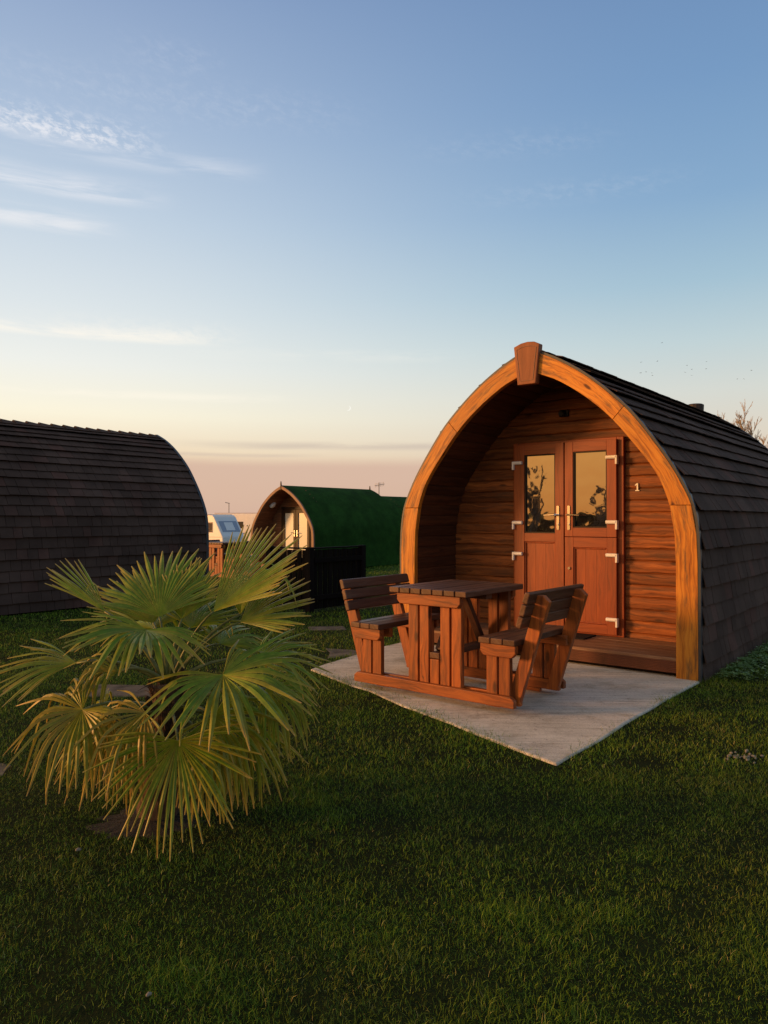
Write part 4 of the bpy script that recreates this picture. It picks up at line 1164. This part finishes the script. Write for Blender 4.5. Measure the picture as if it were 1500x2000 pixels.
def build_grass():
    r = np.random.default_rng(12)
    zones = [(1.6, 2.6, 36000, .0013, .024), (2.6, 4.0, 23000, .0016, .026), (4.0, 6.5, 11000, .0025, .030), (6.5, 10, 5000, .0038, .032), (10, 16, 1800, .0068, .036), (16, 27, 480, .014, .042)]
    PX, PY, WW, HH = [], [], [], []
    for (y0, y1, den, w, h) in zones:
        x0 = -.55 * y1 - .7; x1 = .55 * y1 + .7; n = int((x1 - x0) * (y1 - y0) * den)
        x = r.uniform(x0, x1, n); y = r.uniform(y0, y1, n)
        # clumps: pull a share of the blades towards tuft centres
        k = np.abs(x) < .55 * y + .7
        x, y = x[k], y[k]
        cl = .5 + .5 * np.sin(x * 5.3 + 2 * np.sin(y * 3.1)) * np.sin(y * 6.1 + 2 * np.sin(x * 2.7))
        fine = .5 + .5 * np.sin(x * 19 + 3 * np.sin(y * 13)) * np.sin(y * 23 + 3 * np.sin(x * 11))
        keep = r.random(len(x)) < .42 + .33 * cl + .25 * fine
        x, y, cl = x[keep], y[keep], cl[keep]
        PX.append(x); PY.append(y); WW.append(np.full(len(x), w) * r.uniform(.6, 1.3, len(x)))
        HH.append(h * r.uniform(.45, 1.25, len(x)) * (.75 + .5 * cl))
    x = np.concatenate(PX); y = np.concatenate(PY); w = np.concatenate(WW); h = np.concatenate(HH)
    ok = np.ones(len(x), bool)
    for p in EXCL: ok &= ~in_poly(x, y, p)
    for p in RIMS: ok &= ~(in_poly(x, y, p) & (r.random(len(x)) > .30))
    dp = np.hypot((x - cc.x), (y - cc.y) / .85); ok &= ~((dp < .22) & (r.random(len(x)) > .12))
    db = np.hypot(x - 2.02, (y - 4.2) * 1.0); ok &= ~((db < .11) & (r.random(len(x)) > .35))
    hs = np.ones(len(x))
    rr = random.Random(31)
    for i in range(150):
        py = rr.uniform(1.8, 7.5); px = rr.uniform(-.55, .55) * py; q = rr.uniform(.04, .16) * (1 if i % 2 else .8)
        k = np.nonzero((np.abs(x - px) < 2 * q) & (np.abs(y - py) < 2 * q))[0]
        d = np.hypot(x[k] - px, (y[k] - py) * 1.3) / q; g = np.exp(-d * d)
        if i % 2: ok[k] &= r.random(len(k)) > .78 * g
        else: hs[k] *= 1 + .75 * g
    h = h * hs
    # taller tufts where the mower cannot reach
    x, y, w, h = x[ok], y[ok], w[ok], h[ok]
    edge = np.zeros(len(x), bool)
    big = [pod_w(O_MAIN, *c) for c in ((1.5, -2.72), (1.66, 5.7), (-1.6, 5.7), (-1.62, -.35), (-1.38, -1.72))]
    e1 = in_poly(x, y, big); h = np.where(e1, h * 1.35, h)
    e2 = in_poly(x, y, rect_poly(O_MAIN, 1.5, 1.72, 0, 5.6)); h = np.where(e2, h * 1.6, h)
    n = len(x); z = ground_z(x, y) - .004
    ang = r.uniform(0, 2 * np.pi, n); fa = r.uniform(0, 2 * np.pi, n)
    lean = np.abs(r.normal(.55, .38, n)); lean2 = lean + np.abs(r.normal(.55, .45, n))
    sx, sy = np.cos(fa) * w / 2, np.sin(fa) * w / 2
    dx, dy = np.cos(ang), np.sin(ang)
    h1 = h * .55; h2 = h * .55
    mx = x + dx * np.sin(lean) * h1; my = y + dy * np.sin(lean) * h1; mz = z + np.cos(lean) * h1
    tx = mx + dx * np.sin(lean2) * h2; ty = my + dy * np.sin(lean2) * h2; tz = np.maximum(mz + np.cos(lean2) * h2, z + .004)
    V = np.empty((n, 5, 3), np.float32)
    V[:, 0] = np.stack([x - sx, y - sy, z], 1); V[:, 1] = np.stack([x + sx, y + sy, z], 1)
    V[:, 2] = np.stack([mx + sx * .8, my + sy * .8, mz], 1); V[:, 3] = np.stack([mx - sx * .8, my - sy * .8, mz], 1); V[:, 4] = np.stack([tx, ty, tz], 1)
    me = bpy.data.meshes.new('grass')
    me.vertices.add(n * 5); me.vertices.foreach_set('co', V.ravel())
    base = np.arange(n, dtype=np.int32)[:, None] * 5
    loops = (base + np.array([0, 1, 2, 3, 3, 2, 4], np.int32)).ravel()
    me.loops.add(len(loops)); me.loops.foreach_set('vertex_index', loops)
    me.polygons.add(n * 2)
    ls = (np.arange(n, dtype=np.int32)[:, None] * 7 + np.array([0, 4], np.int32)).ravel()
    me.polygons.foreach_set('loop_start', ls)
    me.update(calc_edges=True)
    a = me.attributes.new('tone', 'FLOAT', 'POINT')
    a.data.foreach_set('value', np.repeat(r.random(n), 5).astype(np.float32))
    me.materials.append(MATS['grass_blade'])
    o = bpy.data.objects.new('grass', me); COL.objects.link(o)
    tag(o, 'short dark green lawn grass with straw coloured blades', 'grass', None, 'stuff')
    print('grass blades', n)
build_grass()

def build_weeds():
    r = random.Random(5); mb = MB(); tones = []
    for i in range(900):
        a = r.uniform(0.15, 2.6); off = abs(r.gauss(0, .16)) + .02
        p = pod_w(O_MAIN, 1.60 + off, a); zz = float(ground_z(p.x, p.y)) + r.uniform(.03, .075); tn = r.random(); s = r.uniform(.010, .024)
        f = r.uniform(0, 6.28)
        for k in range(3):
            t = f + k * 2.094; d = Vector((math.cos(t), math.sin(t), r.uniform(-.2, .4))); q = Vector((-math.sin(t), math.cos(t), 0)); c = Vector((p.x, p.y, zz))
            mb.face([c, c + d * s * .6 - q * s * .5, c + d * s * 1.2, c + d * s * .6 + q * s * .5], [(0, 0)] * 4); tones += [tn] * 4
    mb.att = {'tone': tones}
    o = mb.build('clover', 'weed_leaf'); tag(o, 'pale green clover growing along the foot of the shingled pod wall', 'clover', None, 'stuff')
build_weeds()
# two pale pebbles in the grass
for (px, py, s, lab) in ((155, 1668, .011, 'small white pebble in the grass below the palm, left of its trunk'), (293, 1953, .009, 'small tan pebble lying in the grass at the very bottom of the lawn')):
    Y = 1.35 * 1450 / (py - 1012); mb = MB(); P = Vector(((px - 750) / 1450 * Y, Y, .02))
    mb.tube([(-s, 0, 0), (-s * .7, 0, .002), (0, .002, .003), (s * .7, 0, .002), (s, 0, 0)], [s * .2, s * .5, s * .62, s * .5, s * .15], 8)
    o = mb.build('pebble', 'pebble', None, 0, True); o.location = P; o.rotation_euler = (.2, .1, rnd.uniform(0, 3)); tag(o, lab, 'pebble', 'pebbles in the grass')

def build_gravel():
    r = random.Random(9); mb = MB()
    for i in range(34):
        x = 2.02 + r.gauss(0, .07); y = 4.2 + r.gauss(0, .05); q = r.uniform(.004, .012)
        p = Vector((x, y, float(ground_z(x, y)) + .006)); a = r.uniform(0, 6.28); d = Vector((math.cos(a), math.sin(a), r.uniform(-.2, .2)))
        mb.tube([p - d * q, p - d * q * .6, p, p + d * q * .7, p + d * q], [q * .2, q * .7, q * .8, q * .6, q * .15], 6)
    o = mb.build('gravel', 'pebble'); tag(o, 'small bare patch of grey gravel in the lawn right of the concrete pad corner', 'gravel', None, 'stuff')
build_gravel()
